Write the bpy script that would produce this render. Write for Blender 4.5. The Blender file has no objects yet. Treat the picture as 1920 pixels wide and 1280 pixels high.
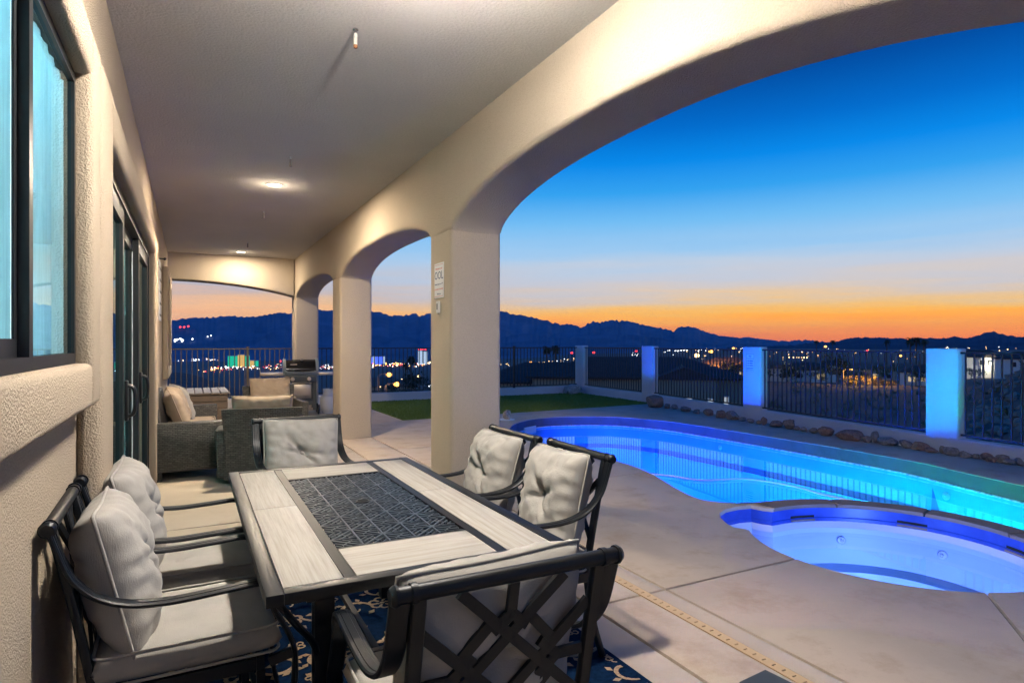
import bpy, bmesh, math, random
from mathutils import Vector, Matrix, noise
from mathutils.geometry import delaunay_2d_cdt
random.seed(7)
S = bpy.context.scene
COL = S.collection
R = math.radians
PI = math.pi

# ------------------------------------------------------------------ camera
cam = bpy.data.cameras.new('camera')
co = bpy.data.objects.new('camera', cam)
COL.objects.link(co)
co.location = (0, 0, 1.43)
co.rotation_euler = (R(90), 0, R(-27.4))
cam.sensor_width = 36.0
cam.lens = 36.0 * 1165 / 1920
cam.shift_y = 3.0 / 1920
cam.clip_start = 0.05
cam.clip_end = 40000
S.camera = co

# ------------------------------------------------------------------ world: clear sky twenty minutes after sunset
W = bpy.data.worlds.new('World')
S.world = W
W.use_nodes = True
nt = W.node_tree
nt.nodes.clear()
def wn(t, **k):
    n = nt.nodes.new(t)
    for a, b in k.items():
        setattr(n, a, b)
    return n
def lk(a, b):
    nt.links.new(a, b)
def wmath(op, a, b=None, c=None, clamp=False):
    n = wn('ShaderNodeMath', operation=op)
    n.use_clamp = clamp
    for i, v in enumerate((a, b, c)):
        if v is None:
            continue
        if isinstance(v, (int, float)):
            n.inputs[i].default_value = v
        else:
            lk(v, n.inputs[i])
    return n.outputs[0]
def lin(c):
    return tuple(((v / 255) / 12.92 if v / 255 <= .04045 else ((v / 255 + .055) / 1.055) ** 2.4) for v in c)
SUN_AZ = 63.0      # degrees clockwise from +Y, where the sun went down
tc = wn('ShaderNodeTexCoord')
sep = wn('ShaderNodeSeparateXYZ')
lk(tc.outputs['Generated'], sep.inputs[0])
# thin horizontal cloud streaks shift the look-up a little
mp = wn('ShaderNodeMapping')
mp.inputs['Scale'].default_value = (1.6, 1.6, 26)
lk(tc.outputs['Generated'], mp.inputs[0])
ns = wn('ShaderNodeTexNoise')
ns.inputs['Scale'].default_value = 1.7
ns.inputs['Detail'].default_value = 5
ns.inputs['Roughness'].default_value = .55
lk(mp.outputs[0], ns.inputs['Vector'])
streak = wmath('SUBTRACT', ns.outputs[0], .5)
hor = wmath('SQRT', wmath('ADD', wmath('MULTIPLY', sep.outputs[0], sep.outputs[0]), wmath('MULTIPLY', sep.outputs[1], sep.outputs[1])))
elev = wmath('ARCTAN2', sep.outputs[2], hor)                    # radians
low = wmath('SUBTRACT', 1.0, wmath('MULTIPLY', wmath('ABSOLUTE', wmath('SUBTRACT', elev, .08)), 9.0), clamp=True)
elev2 = wmath('ADD', elev, wmath('MULTIPLY', wmath('MULTIPLY', streak, low), .10))
t = wmath('DIVIDE', elev2, R(90), clamp=True)
HAZE = 6.5e-5
SCAT = (.006, .060, .235)          # what the lit haze itself adds on a long path
def sky_lin(c, deg):
    # the afterglow is seen through the valley haze: what leaves the sky is what arrives, less the haze's own light, over its transmittance
    path = min(6600, 216 / math.tan(R(max(deg, .3))))
    T = max(.10, math.exp(-HAZE * path))
    return [max(0, v - q * (1 - T)) / T for v, q in zip(lin(c), SCAT)]
def ramp(stops):
    n = wn('ShaderNodeValToRGB')
    cr = n.color_ramp
    while len(cr.elements) < len(stops):
        cr.elements.new(.5)
    for e, (p, c) in zip(cr.elements, stops):
        e.position = p / 90
        e.color = (*[v / 12 for v in sky_lin(c, p)], 1)
    lk(t, n.inputs[0])
    return n.outputs[0]
warm = ramp([(0, (232, 116, 32)), (.75, (246, 142, 44)), (1.7, (252, 166, 60)), (2.4, (246, 182, 94)), (3.2, (236, 194, 134)), (4.4, (214, 200, 190)), (5.7, (200, 203, 214)), (6.8, (190, 206, 226)),
             (8.5, (158, 202, 240)), (10.8, (116, 190, 244)), (13.3, (52, 162, 240)), (15.8, (6, 138, 234)), (18.5, (0, 108, 204)), (22, (0, 78, 164)), (27, (0, 68, 150)), (90, (2, 66, 154))])
cool = ramp([(0, (190, 118, 106)), (1.2, (224, 150, 114)), (2.4, (236, 184, 146)), (3.4, (216, 182, 162)), (4.4, (188, 180, 190)), (5.8, (176, 192, 216)), (7.5, (160, 201, 238)),
             (10, (124, 192, 245)), (13.3, (64, 166, 241)), (16.5, (12, 140, 234)), (20, (0, 116, 212)), (25, (0, 92, 184)), (32, (0, 74, 160)), (90, (2, 66, 154))])
sd = (math.sin(R(SUN_AZ)), math.cos(R(SUN_AZ)))
dot = wmath('DIVIDE', wmath('ADD', wmath('MULTIPLY', sep.outputs[0], sd[0]), wmath('MULTIPLY', sep.outputs[1], sd[1])), wmath('MAXIMUM', hor, .001))
mr = wn('ShaderNodeMapRange')
mr.interpolation_type = 'SMOOTHSTEP'
mr.inputs[1].default_value = .42
mr.inputs[2].default_value = .97
lk(dot, mr.inputs[0])
mx = wn('ShaderNodeMix', data_type='RGBA')
lk(mr.outputs[0], mx.inputs[0])
lk(cool, mx.inputs[6])
lk(warm, mx.inputs[7])
# away from the afterglow the dusk sky keeps darkening
mr2 = wn('ShaderNodeMapRange')
mr2.interpolation_type = 'SMOOTHSTEP'
mr2.inputs[1].default_value = .35
mr2.inputs[2].default_value = -1.0
mr2.inputs[3].default_value = 0
mr2.inputs[4].default_value = 1.0
lk(dot, mr2.inputs[0])
mx2 = wn('ShaderNodeMix', data_type='RGBA')
lk(mr2.outputs[0], mx2.inputs[0])
lk(mx.outputs[2], mx2.inputs[6])
east = wn('ShaderNodeMix', data_type='RGBA', blend_type='MULTIPLY')
east.inputs[0].default_value = 1
lk(cool, east.inputs[6])
east.inputs[7].default_value = (.92, .97, 1.08, 1)
lk(east.outputs[2], mx2.inputs[7])
bg = wn('ShaderNodeBackground')
bg.inputs[1].default_value = 12.0
lk(mx2.outputs[2], bg.inputs[0])
# the last daylight of the physical sky, sun below the rim
sky = wn('ShaderNodeTexSky', sky_type='NISHITA')
sky.sun_disc = False
sky.sun_elevation = R(0.0)
sky.sun_rotation = R(SUN_AZ)
bg2 = wn('ShaderNodeBackground')
bg2.inputs[1].default_value = .0004
lk(sky.outputs[0], bg2.inputs[0])
addw = wn('ShaderNodeAddShader')
lk(bg.outputs[0], addw.inputs[0])
lk(bg2.outputs[0], addw.inputs[1])
wo = wn('ShaderNodeOutputWorld')
lk(addw.outputs[0], wo.inputs[0])

S.view_settings.view_transform = 'Standard'
S.view_settings.look = 'None'
S.view_settings.exposure = 0
S.view_settings.gamma = 1
S.view_settings.use_curve_mapping = False
S.render.engine = 'CYCLES'
cy = S.cycles
cy.use_denoising = True
cy.max_bounces = 8
cy.diffuse_bounces = 4
cy.glossy_bounces = 4
cy.transparent_max_bounces = 24
cy.volume_bounces = 1
cy.sample_clamp_indirect = 6
cy.caustics_reflective = False
cy.caustics_refractive = False

# ------------------------------------------------------------------ materials
MATS = {}
class Mat:
    def __init__(s, name):
        s.m = bpy.data.materials.new(name)
        s.m.use_nodes = True
        s.t = s.m.node_tree
        s.b = s.t.nodes['Principled BSDF']
        s.out = s.t.nodes['Material Output']
        MATS[name] = s.m
    def n(s, t, **k):
        n = s.t.nodes.new(t)
        for a, b in k.items():
            setattr(n, a, b)
        return n
    def l(s, a, b):
        s.t.links.new(a, b)
    def coord(s, kind='Object', scale=(1, 1, 1)):
        c = s.n('ShaderNodeTexCoord')
        m = s.n('ShaderNodeMapping')
        m.inputs['Scale'].default_value = scale
        s.l(c.outputs[kind], m.inputs[0])
        return m.outputs[0]
    def noise(s, vec, scale, detail=4, rough=.55):
        n = s.n('ShaderNodeTexNoise')
        n.inputs['Scale'].default_value = scale
        n.inputs['Detail'].default_value = detail
        n.inputs['Roughness'].default_value = rough
        if vec is not None:
            s.l(vec, n.inputs['Vector'])
        return n.outputs[0]
    def ramp(s, fac, stops):
        n = s.n('ShaderNodeValToRGB')
        cr = n.color_ramp
        while len(cr.elements) < len(stops):
            cr.elements.new(.5)
        for e, (p, c) in zip(cr.elements, stops):
            e.position = p
            e.color = (*c, 1)
        s.l(fac, n.inputs[0])
        return n.outputs[0]
    def mix(s, fac, a, b, mode='MIX'):
        n = s.n('ShaderNodeMix', data_type='RGBA', blend_type=mode)
        for i, v in ((0, fac), (6, a), (7, b)):
            if isinstance(v, (int, float)):
                n.inputs[i].default_value = v
            elif isinstance(v, tuple):
                n.inputs[i].default_value = (*v, 1)
            else:
                s.l(v, n.inputs[i])
        return n.outputs[2]
    def math(s, op, a, b=None):
        n = s.n('ShaderNodeMath', operation=op)
        for i, v in enumerate((a, b)):
            if v is None:
                continue
            if isinstance(v, (int, float)):
                n.inputs[i].default_value = v
            else:
                s.l(v, n.inputs[i])
        return n.outputs[0]
    def base(s, c):
        if isinstance(c, tuple):
            s.b.inputs['Base Color'].default_value = (*c, 1)
        else:
            s.l(c, s.b.inputs['Base Color'])
    def bump(s, h, dist, strength=1.0, prev=None):
        n = s.n('ShaderNodeBump')
        n.inputs['Distance'].default_value = dist
        n.inputs['Strength'].default_value = strength
        s.l(h, n.inputs['Height'])
        if prev is not None:
            s.l(prev, n.inputs['Normal'])
        s.l(n.outputs[0], s.b.inputs['Normal'])
        return n.outputs[0]
    def set(s, **k):
        for a, v in k.items():
            s.b.inputs[a.replace('_', ' ')].default_value = v
        return s

def simple(name, c, rough=.6, metal=0.0, spec=.5, var=.0, scale=8):
    m = Mat(name)
    if var:
        f = m.noise(m.coord(), scale)
        m.base(m.ramp(f, [(.3, tuple(v * (1 - var) for v in c)), (.7, tuple(min(1, v * (1 + var)) for v in c))]))
    else:
        m.base(c)
    m.set(Roughness=rough, Metallic=metal)
    m.b.inputs['Specular IOR Level'].default_value = spec
    return m.m

def stucco(name, c, s1=95, dist=.006):
    m = Mat(name)
    v = m.coord()
    big = m.noise(v, 1.3, 5)
    col = m.ramp(big, [(.25, tuple(x * .93 for x in c)), (.75, tuple(min(1, x * 1.05) for x in c))])
    g = m.noise(v, s1, 3, .6)
    col = m.mix(.22, col, m.ramp(g, [(.32, tuple(x * .6 for x in c)), (.62, c)]))
    m.base(col)
    m.set(Roughness=.92)
    m.b.inputs['Specular IOR Level'].default_value = .2
    p = m.bump(m.ramp(g, [(.36, (0, 0, 0)), (.62, (1, 1, 1))]), dist, .8)
    m.bump(m.noise(v, 6, 3), .01, .35, p)
    return m.m
stucco('stucco_wall', (.60, .49, .36), 150, .0045)
stucco('stucco_smooth', (.60, .50, .38), 120, .0055)
stucco('stucco_ceiling', (.70, .655, .605), 60, .0025)
stucco('stucco_fence', (.80, .745, .72), 110, .002)

def concrete(name, c, stain=.3):
    m = Mat(name)
    v = m.coord()
    a = m.noise(v, .9, 6, .6)
    col = m.ramp(a, [(.28, tuple(x * .82 for x in c)), (.5, c), (.75, tuple(min(1, x * 1.12) for x in c))])
    st = m.noise(v, 2.6, 8, .68)
    col = m.mix(m.ramp(st, [(.51, (0, 0, 0)), (.66, (stain,) * 3)]), col, (c[0] * .62, c[1] * .52, c[2] * .42))
    sp = m.noise(v, 34, 6, .75)
    col = m.mix(m.ramp(sp, [(.60, (0, 0, 0)), (.70, (.35,) * 3)]), col, tuple(x * .55 for x in c))
    fine = m.noise(v, 260, 2)
    col = m.mix(.12, col, m.ramp(fine, [(.3, tuple(x * .5 for x in c)), (.7, tuple(min(1, x * 1.4) for x in c))]))
    m.base(col)
    rr = m.ramp(st, [(.3, (.62,) * 3), (.7, (.85,) * 3)])
    m.l(rr, m.b.inputs['Roughness'])
    m.b.inputs['Specular IOR Level'].default_value = .3
    p = m.bump(fine, .0012, .5)
    m.bump(a, .01, .25, p)
    return m.m
concrete('deck_concrete', (.55, .45, .35), .48)
concrete('shaded_concrete', (.10, .09, .078), .4)  # deck edge concrete with the shade above the pool put into its colour
concrete('patio_concrete', (.54, .46, .365), .2)
concrete('coping_concrete', (.26, .20, .165), .5)
simple('joint_dirt', (.10, .085, .07), .95)
simple('drain_plastic', (.62, .43, .23), .5)
simple('dark_slot', (.01, .01, .01), .9)

def metal_paint(name, c, rough):
    m = Mat(name)
    v = m.coord()
    m.base(m.mix(.3, c, m.ramp(m.noise(v, 25, 4), [(.3, tuple(x * .7 for x in c)), (.7, tuple(x * 1.35 for x in c))])))
    m.set(Roughness=rough)
    m.bump(m.noise(v, 420, 2), .0004, .4)
    return m.m
metal_paint('charcoal_metal', (.0045, .0065, .010), .40)
MATS['charcoal_metal'].node_tree.nodes['Principled BSDF'].inputs['Specular IOR Level'].default_value = .35
metal_paint('lamplit_fence', (.11, .09, .072), .5)  # fence paint lightened, the warm lamp light painted into it
metal_paint('skylit_lattice', (.055, .072, .092), .36)  # table lattice paint lightened and blued to carry the sky's reflection
metal_paint('black_fence', (.012, .013, .015), .42)
metal_paint('dark_bronze', (.014, .015, .017), .4)
simple('chrome', (.7, .7, .72), .12, 1.0)
simple('aluminium', (.62, .62, .62), .3, 1.0)

def tile_mat():
    m = Mat('tile_stone')
    v = m.coord('UV', (1.2, 26, 1))
    a = m.noise(v, 2.2, 5, .6)
    v2 = m.coord('UV', (2.5, 90, 1))
    b = m.noise(v2, 2.0, 3, .5)
    col = m.ramp(a, [(.3, (.30, .275, .23)), (.5, (.38, .35, .305)), (.72, (.44, .415, .37))])
    col = m.mix(m.ramp(b, [(.5, (0, 0, 0)), (.75, (.45,) * 3)]), col, (.23, .21, .17))
    m.base(col)
    m.set(Roughness=.6)
    m.b.inputs['Specular IOR Level'].default_value = .3
    m.bump(b, .0006, .5)
tile_mat()

def fabric(name, c):
    m = Mat(name)
    v = m.coord()
    a = m.noise(v, 9, 5)
    col = m.ramp(a, [(.25, tuple(x * .88 for x in c)), (.75, tuple(min(1, x * 1.08) for x in c))])
    uv = m.coord('Object', (1, 1, 1))
    w1 = m.n('ShaderNodeTexNoise')
    mp1 = m.n('ShaderNodeMapping'); mp1.inputs['Scale'].default_value = (420, 420, 40)
    m.l(uv, mp1.inputs[0]); m.l(mp1.outputs[0], w1.inputs['Vector']); w1.inputs['Scale'].default_value = 1.0
    w2 = m.n('ShaderNodeTexNoise')
    mp2 = m.n('ShaderNodeMapping'); mp2.inputs['Scale'].default_value = (40, 420, 420)
    m.l(uv, mp2.inputs[0]); m.l(mp2.outputs[0], w2.inputs['Vector']); w2.inputs['Scale'].default_value = 1.0
    w = m.math('ADD', w1.outputs[0], w2.outputs[0])
    col = m.mix(m.ramp(w, [(.35, (.55,) * 3), (.65, (0, 0, 0))]), col, tuple(x * .62 for x in c))
    m.base(col)
    m.set(Roughness=.95)
    m.b.inputs['Specular IOR Level'].default_value = .15
    m.b.inputs['Sheen Weight'].default_value = .15
    p = m.bump(w, .0015, .5)
    m.bump(m.noise(v, 14, 4, .5), .006, .5, p)
    return m.m
fabric('linen', (.41, .385, .345))
fabric('tan_fabric', (.40, .31, .225))
fabric('curtain', (.80, .82, .82))
def sheer():
    m = Mat('sheer_curtain')
    v = m.coord('Object', (1, 1, .05))
    c = m.ramp(m.noise(v, 60, 3), [(.3, (.66, .68, .68)), (.7, (.86, .88, .88))])
    m.base(c)
    m.set(Roughness=.95)
    t = m.n('ShaderNodeBsdfTranslucent')
    m.l(c, t.inputs[0])
    mix = m.n('ShaderNodeMixShader')
    mix.inputs[0].default_value = .55
    m.l(m.b.outputs[0], mix.inputs[1]); m.l(t.outputs[0], mix.inputs[2]); m.l(mix.outputs[0], m.out.inputs[0])
sheer()

def wicker():
    m = Mat('wicker')
    c = m.n('ShaderNodeTexCoord')
    br = m.n('ShaderNodeTexBrick')
    br.offset = .5
    br.inputs['Scale'].default_value = 1.0
    br.inputs['Brick Width'].default_value = .046
    br.inputs['Row Height'].default_value = .0185
    br.inputs['Mortar Size'].default_value = .0042
    br.inputs['Mortar Smooth'].default_value = .8
    br.inputs['Color1'].default_value = (.135, .13, .122, 1)
    br.inputs['Color2'].default_value = (.045, .045, .045, 1)
    br.inputs['Mortar'].default_value = (.006, .006, .006, 1)
    m.l(c.outputs['UV'], br.inputs['Vector'])
    v = m.coord()
    col = m.mix(.35, br.outputs[0], m.ramp(m.noise(v, 60, 3), [(.3, (.03, .03, .028)), (.7, (.11, .10, .085))]))
    m.base(col)
    m.set(Roughness=.48)
    m.bump(m.math('SUBTRACT', 1.0, br.outputs['Fac']), .006, 1.0)
wicker()

def grass():
    m = Mat('turf')
    v = m.coord()
    a = m.noise(v, 60, 4, .7)
    b = m.noise(v, 1.1, 4)
    col = m.mix(m.ramp(b, [(.3, (0, 0, 0)), (.7, (1, 1, 1))]), (.17, .25, .03), (.22, .31, .045))
    m.base(m.mix(.6, col, m.ramp(a, [(.3, (.08, .13, .016)), (.7, (.28, .38, .06))])))
    m.set(Roughness=.8)
    m.bump(a, .02, .8)
grass()

def rock(name, c):
    m = Mat(name)
    v = m.coord()
    a = m.noise(v, 9, 6, .65)
    b = m.noise(v, 38, 5, .7)
    col = m.ramp(a, [(.28, tuple(x * .45 for x in c)), (.5, c), (.74, tuple(min(1, x * 1.5) for x in c))])
    col = m.mix(.35, col, m.ramp(b, [(.35, (.05, .035, .03)), (.65, (.5, .42, .36))]))
    m.base(col)
    m.set(Roughness=.9)
    p = m.bump(b, .012, .8)
    m.bump(a, .03, .5, p)
rock('rock_rust', (.40, .20, .125))
rock('rock_brown', (.38, .255, .18))
rock('rock_grey', (.33, .285, .27))
rock('rock_pale', (.55, .48, .41))

def pool_shell():
    m = Mat('pool_shell')
    v = m.coord()
    m.base(m.ramp(m.noise(v, .8, 4), [(.3, (.03, .36, .62)), (.7, (.05, .42, .68))]))
    m.set(Roughness=.45)
    m = Mat('spa_finish')
    v = m.coord()
    m.base(m.ramp(m.noise(v, .8, 4), [(.3, (.52, .58, .76)), (.7, (.60, .66, .84))]))
    m.set(Roughness=.45)
    m = Mat('bluelit_rim')  # deep blue rim: the spa's lamp light is put into its colour
    v = m.coord()
    m.base(m.ramp(m.noise(v, 5, 5), [(.3, (.014, .05, .36)), (.7, (.03, .09, .52))]))
    m.set(Roughness=.35)
    m = Mat('pool_trim')
    m.base((.05, .09, .30))
    m.set(Roughness=.4)
    m = Mat('lime_scale')
    v = m.coord()
    m.base(m.ramp(m.noise(v, 22, 6, .75), [(.38, (.16, .24, .38)), (.55, (.7, .7, .68))]))
    m.set(Roughness=.8)
pool_shell()

def water(name='water'):
    m = Mat(name)
    t = m.n('ShaderNodeBsdfTransparent')
    t.inputs[0].default_value = (.93, .975, .985, 1)
    g = m.n('ShaderNodeBsdfGlossy')
    g.inputs['Roughness'].default_value = .0
    g.inputs[0].default_value = (1, 1, 1, 1)
    f = m.n('ShaderNodeFresnel')
    f.inputs[0].default_value = 1.333
    v = m.coord('Object', (1, 1, 1))
    b = m.n('ShaderNodeBump')
    b.inputs['Distance'].default_value = .004
    b.inputs['Strength'].default_value = .05
    m.l(m.noise(v, 1.6, 2), b.inputs['Height'])
    m.l(b.outputs[0], g.inputs['Normal'])
    m.l(b.outputs[0], f.inputs['Normal'])
    mix = m.n('ShaderNodeMixShader')
    gm = m.n('ShaderNodeNewGeometry')
    m.l(m.math('MULTIPLY', f.outputs[0], m.math('SUBTRACT', 1.0, m.math('MULTIPLY', gm.outputs['Backfacing'], .12))), mix.inputs[0])
    m.l(t.outputs[0], mix.inputs[1])
    m.l(g.outputs[0], mix.inputs[2])
    m.l(mix.outputs[0], m.out.inputs[0])
water()

def glass(name, tint, ior):
    m = Mat(name)
    t = m.n('ShaderNodeBsdfTransparent')
    t.inputs[0].default_value = (*tint, 1)
    g = m.n('ShaderNodeBsdfGlossy')
    g.inputs['Roughness'].default_value = .0
    g.inputs[0].default_value = (.80, .97, 1.0, 1)
    f = m.n('ShaderNodeFresnel')
    f.inputs[0].default_value = ior
    mix = m.n('ShaderNodeMixShader')
    m.l(f.outputs[0], mix.inputs[0])
    m.l(t.outputs[0], mix.inputs[1])
    m.l(g.outputs[0], mix.inputs[2])
    m.l(mix.outputs[0], m.out.inputs[0])
glass('window_glass', (.34, .80, 1.0), 1.5)
glass('door_glass', (.16, .62, .66), 1.6)

def emis(name, c, s):
    m = Mat(name)
    m.base((.02, .02, .02))
    m.b.inputs['Emission Color'].default_value = (*c, 1)
    m.b.inputs['Emission Strength'].default_value = s
    return m.m
emis('lamp_disc', (1, .86, .66), 14)
emis('light_white', (.9, .95, 1), 6)
emis('light_warm', (1, .62, .25), 7)
emis('light_amber', (1, .42, .08), 6)
emis('light_red', (1, .05, .05), 4)
emis('light_blue', (.05, .12, 1), 2.2)
emis('light_green', (.0, .55, .30), 1.2)
emis('light_yellow', (.9, .55, .12), 1.0)
emis('light_pale', (.55, .72, .95), 1.0)
emis('window_lit', (1, .78, .45), .55)
emis('window_cool', (.75, .85, 1), .5)

simple('desert_ground', (.17, .13, .10), .95, var=.35, scale=.05)
def ground_mat():
    m = Mat('lot_ground')
    v = m.coord()
    a = m.noise(v, .12, 8, .65)
    b = m.noise(v, 2.2, 6, .7)
    col = m.ramp(a, [(.3, (.05, .042, .036)), (.55, (.09, .075, .064)), (.75, (.15, .125, .105))])
    m.base(m.mix(.4, col, m.ramp(b, [(.35, (.05, .04, .035)), (.65, (.24, .2, .17))])))
    m.set(Roughness=.95)
    m.bump(b, .15, .6)
ground_mat()
def mountain(name, c):
    m = Mat(name)
    v = m.coord()
    a = m.noise(v, .004, 8, .6)
    m.base(m.ramp(a, [(.3, tuple(x * .7 for x in c)), (.7, tuple(x * 1.25 for x in c))]))
    m.set(Roughness=1.0)
    m.b.inputs['Specular IOR Level'].default_value = 0
mountain('haze_blue_rock', (.17, .20, .27))  # rock colour blued to carry the dusk haze
mountain('hill_rock', (.08, .09, .12))
simple('house_cream', (.50, .43, .34), .9, var=.06, scale=.6)
simple('house_white', (.68, .65, .60), .9, var=.06, scale=.6)
simple('house_tan', (.36, .29, .22), .9, var=.06, scale=.6)
simple('roof_dark', (.05, .04, .038), .85, var=.3, scale=3)
simple('roof_brown', (.16, .10, .075), .85, var=.25, scale=3)
simple('window_dark', (.02, .025, .035), .15)
simple('garage_paint', (.5, .46, .40), .7)
simple('bark', (.11, .08, .06), .9, var=.3, scale=6)
simple('foliage_dark', (.030, .044, .020), .8, var=.4, scale=2)
simple('foliage_mid', (.055, .075, .032), .8, var=.4, scale=2)
simple('foliage_pale', (.11, .115, .06), .85, var=.3, scale=2)
simple('shrub_dry', (.16, .13, .06), .9, var=.3, scale=3)
simple('pole_metal', (.28, .25, .22), .5, var=.1)
simple('white_plastic', (.74, .73, .70), .45)
simple('sign_white', (.78, .79, .80), .4)
simple('ink_blue', (.02, .05, .16), .5)
simple('ink_red', (.62, .12, .08), .5)
simple('black_plastic', (.012, .012, .013), .3)
simple('rubber', (.014, .014, .015), .7)
simple('grill_grey', (.20, .225, .235), .42)
simple('grill_dark', (.05, .058, .058), .5)
simple('grill_lid', (.008, .008, .009), .12)
simple('grill_steel', (.62, .52, .42), .35, .6)
simple('tank_white', (.70, .71, .72), .35)
simple('box_resin', (.46, .45, .45), .6, var=.08, scale=20)
simple('box_trim', (.21, .155, .11), .6, var=.1)
simple('rust_steel', (.25, .10, .04), .8, var=.5, scale=60)
simple('old_white', (.60, .57, .50), .7, var=.25, scale=50)
simple('rug_navy', (.004, .015, .042), .98, spec=.02, var=.35, scale=45)
simple('rug_tan', (.40, .29, .19), .98, spec=.02, var=.25, scale=60)
simple('hose_plastic', (.75, .85, .85), .4)
simple('hose_dark', (.03, .10, .35), .4)
simple('room_wall', (.42, .42, .42), .9)
simple('curb_grey', (.4, .4, .4), .8)
simple('car_dark', (.05, .06, .08), .25)

# ------------------------------------------------------------------ mesh helpers
class MB:
    def __init__(s):
        s.bm = bmesh.new()
        s.uv = s.bm.loops.layers.uv.new('UVMap')
    def quad(s, vs):
        try:
            return s.bm.faces.new(vs)
        except ValueError:
            return None
    def box(s, x0, x1, y0, y1, z0, z1, M=None, bev=0):
        P = [Vector(p) for p in ((x0, y0, z0), (x1, y0, z0), (x1, y1, z0), (x0, y1, z0), (x0, y0, z1), (x1, y0, z1), (x1, y1, z1), (x0, y1, z1))]
        if M is not None:
            P = [M @ p for p in P]
        v = [s.bm.verts.new(p) for p in P]
        F = [s.bm.faces.new([v[i] for i in f]) for f in ((3, 2, 1, 0), (4, 5, 6, 7), (0, 1, 5, 4), (1, 2, 6, 5), (2, 3, 7, 6), (3, 0, 4, 7))]
        if bev:
            E = list({e for f in F for e in f.edges})
            bmesh.ops.bevel(s.bm, geom=E, offset=bev, segments=2 if bev < .02 else 3, affect='EDGES', profile=.5)
        return s
    def bar(s, a, b, w, h, up=(0, 0, 1), ext=0.0):
        a = Vector(a); b = Vector(b)
        d = (b - a); L = d.length; d.normalize()
        u = Vector(up); x = d.cross(u)
        if x.length < 1e-4:
            x = d.cross(Vector((0, 1, 0)))
        x.normalize(); u = x.cross(d)
        M = Matrix((( d.x, x.x, u.x, a.x), (d.y, x.y, u.y, a.y), (d.z, x.z, u.z, a.z), (0, 0, 0, 1)))
        return s.box(-ext, L + ext, -w / 2, w / 2, -h / 2, h / 2, M)
    def tube(s, path, r, n=8, cap=True, closed=False):
        path = [Vector(p) for p in path]
        N = len(path)
        rs = r if isinstance(r, (list, tuple)) else [r] * N
        rings = []
        prev = None
        for i, p in enumerate(path):
            if closed:
                t_ = path[(i + 1) % N] - path[i - 1]
            else:
                t_ = path[min(i + 1, N - 1)] - path[max(i - 1, 0)]
            t_.normalize()
            if prev is None:
                a = t_.cross(Vector((0, 0, 1)))
                if a.length < .05:
                    a = t_.cross(Vector((0, 1, 0)))
            else:
                a = prev - t_ * prev.dot(t_)
            a.normalize()
            prev = a
            b = t_.cross(a)
            rings.append([s.bm.verts.new(p + (a * math.cos(2 * PI * k / n) + b * math.sin(2 * PI * k / n)) * rs[i]) for k in range(n)])
        M = N if closed else N - 1
        for i in range(M):
            A = rings[i]; B = rings[(i + 1) % N]
            for k in range(n):
                s.quad((A[k], A[(k + 1) % n], B[(k + 1) % n], B[k]))
        if cap and not closed:
            s.quad(list(reversed(rings[0]))); s.quad(rings[-1])
        return s
    def strap(s, path, width, thick, side=(1, 0, 0), ridge=0.0):
        """flat bar following path in a plane; width along side"""
        path = [Vector(p) for p in path]
        sd_ = Vector(side).normalized()
        N = len(path); rings = []
        for i, p in enumerate(path):
            t_ = (path[min(i + 1, N - 1)] - path[max(i - 1, 0)]).normalized()
            nrm = sd_.cross(t_).normalized()
            w = width / 2; h = thick / 2
            prof = [(-w, -h * .5), (-w, h * .5), (-w * .82, h), (-w * .45, h), (-w * .38, h + ridge), (w * .38, h + ridge), (w * .45, h), (w * .82, h), (w, h * .5), (w, -h * .5), (w * .8, -h), (-w * .8, -h)]
            rings.append([s.bm.verts.new(p + sd_ * a + nrm * b) for a, b in prof])
        n = len(rings[0])
        for i in range(N - 1):
            for k in range(n):
                s.quad((rings[i][k], rings[i + 1][k], rings[i + 1][(k + 1) % n], rings[i][(k + 1) % n]))
        s.quad(rings[0]); s.quad(list(reversed(rings[-1])))
        return s
    def lathe(s, prof, n=20, M=None, cap=True):
        M = M or Matrix()
        rings = []
        for r, z in prof:
            rings.append([s.bm.verts.new(M @ Vector((r * math.cos(2 * PI * k / n), r * math.sin(2 * PI * k / n), z))) for k in range(n)])
        for a, b in zip(rings, rings[1:]):
            for k in range(n):
                s.quad((a[k], a[(k + 1) % n], b[(k + 1) % n], b[k]))
        if cap:
            s.quad(list(reversed(rings[0]))); s.quad(rings[-1])
        return s
    def prism(s, poly, z0, z1, M=None):
        M = M or Matrix()
        a = [s.bm.verts.new(M @ Vector((p[0], p[1], z0))) for p in poly]
        b = [s.bm.verts.new(M @ Vector((p[0], p[1], z1))) for p in poly]
        n = len(poly)
        s.quad(list(reversed(a))); s.quad(b)
        for k in range(n):
            s.quad((a[k], a[(k + 1) % n], b[(k + 1) % n], b[k]))
        return s
    def sphere(s, c, r, sub=2, sc=(1, 1, 1)):
        ret = bmesh.ops.create_icosphere(s.bm, subdivisions=sub, radius=r)
        for v in ret['verts']:
            v.co = Vector((v.co.x * sc[0], v.co.y * sc[1], v.co.z * sc[2])) + Vector(c)
        return ret['verts']
    def sheet(s, rows):
        V = [[s.bm.verts.new(p) for p in r] for r in rows]
        for a, b in zip(V, V[1:]):
            for k in range(len(a) - 1):
                s.quad((a[k], a[k + 1], b[k + 1], b[k]))
        return V
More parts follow.
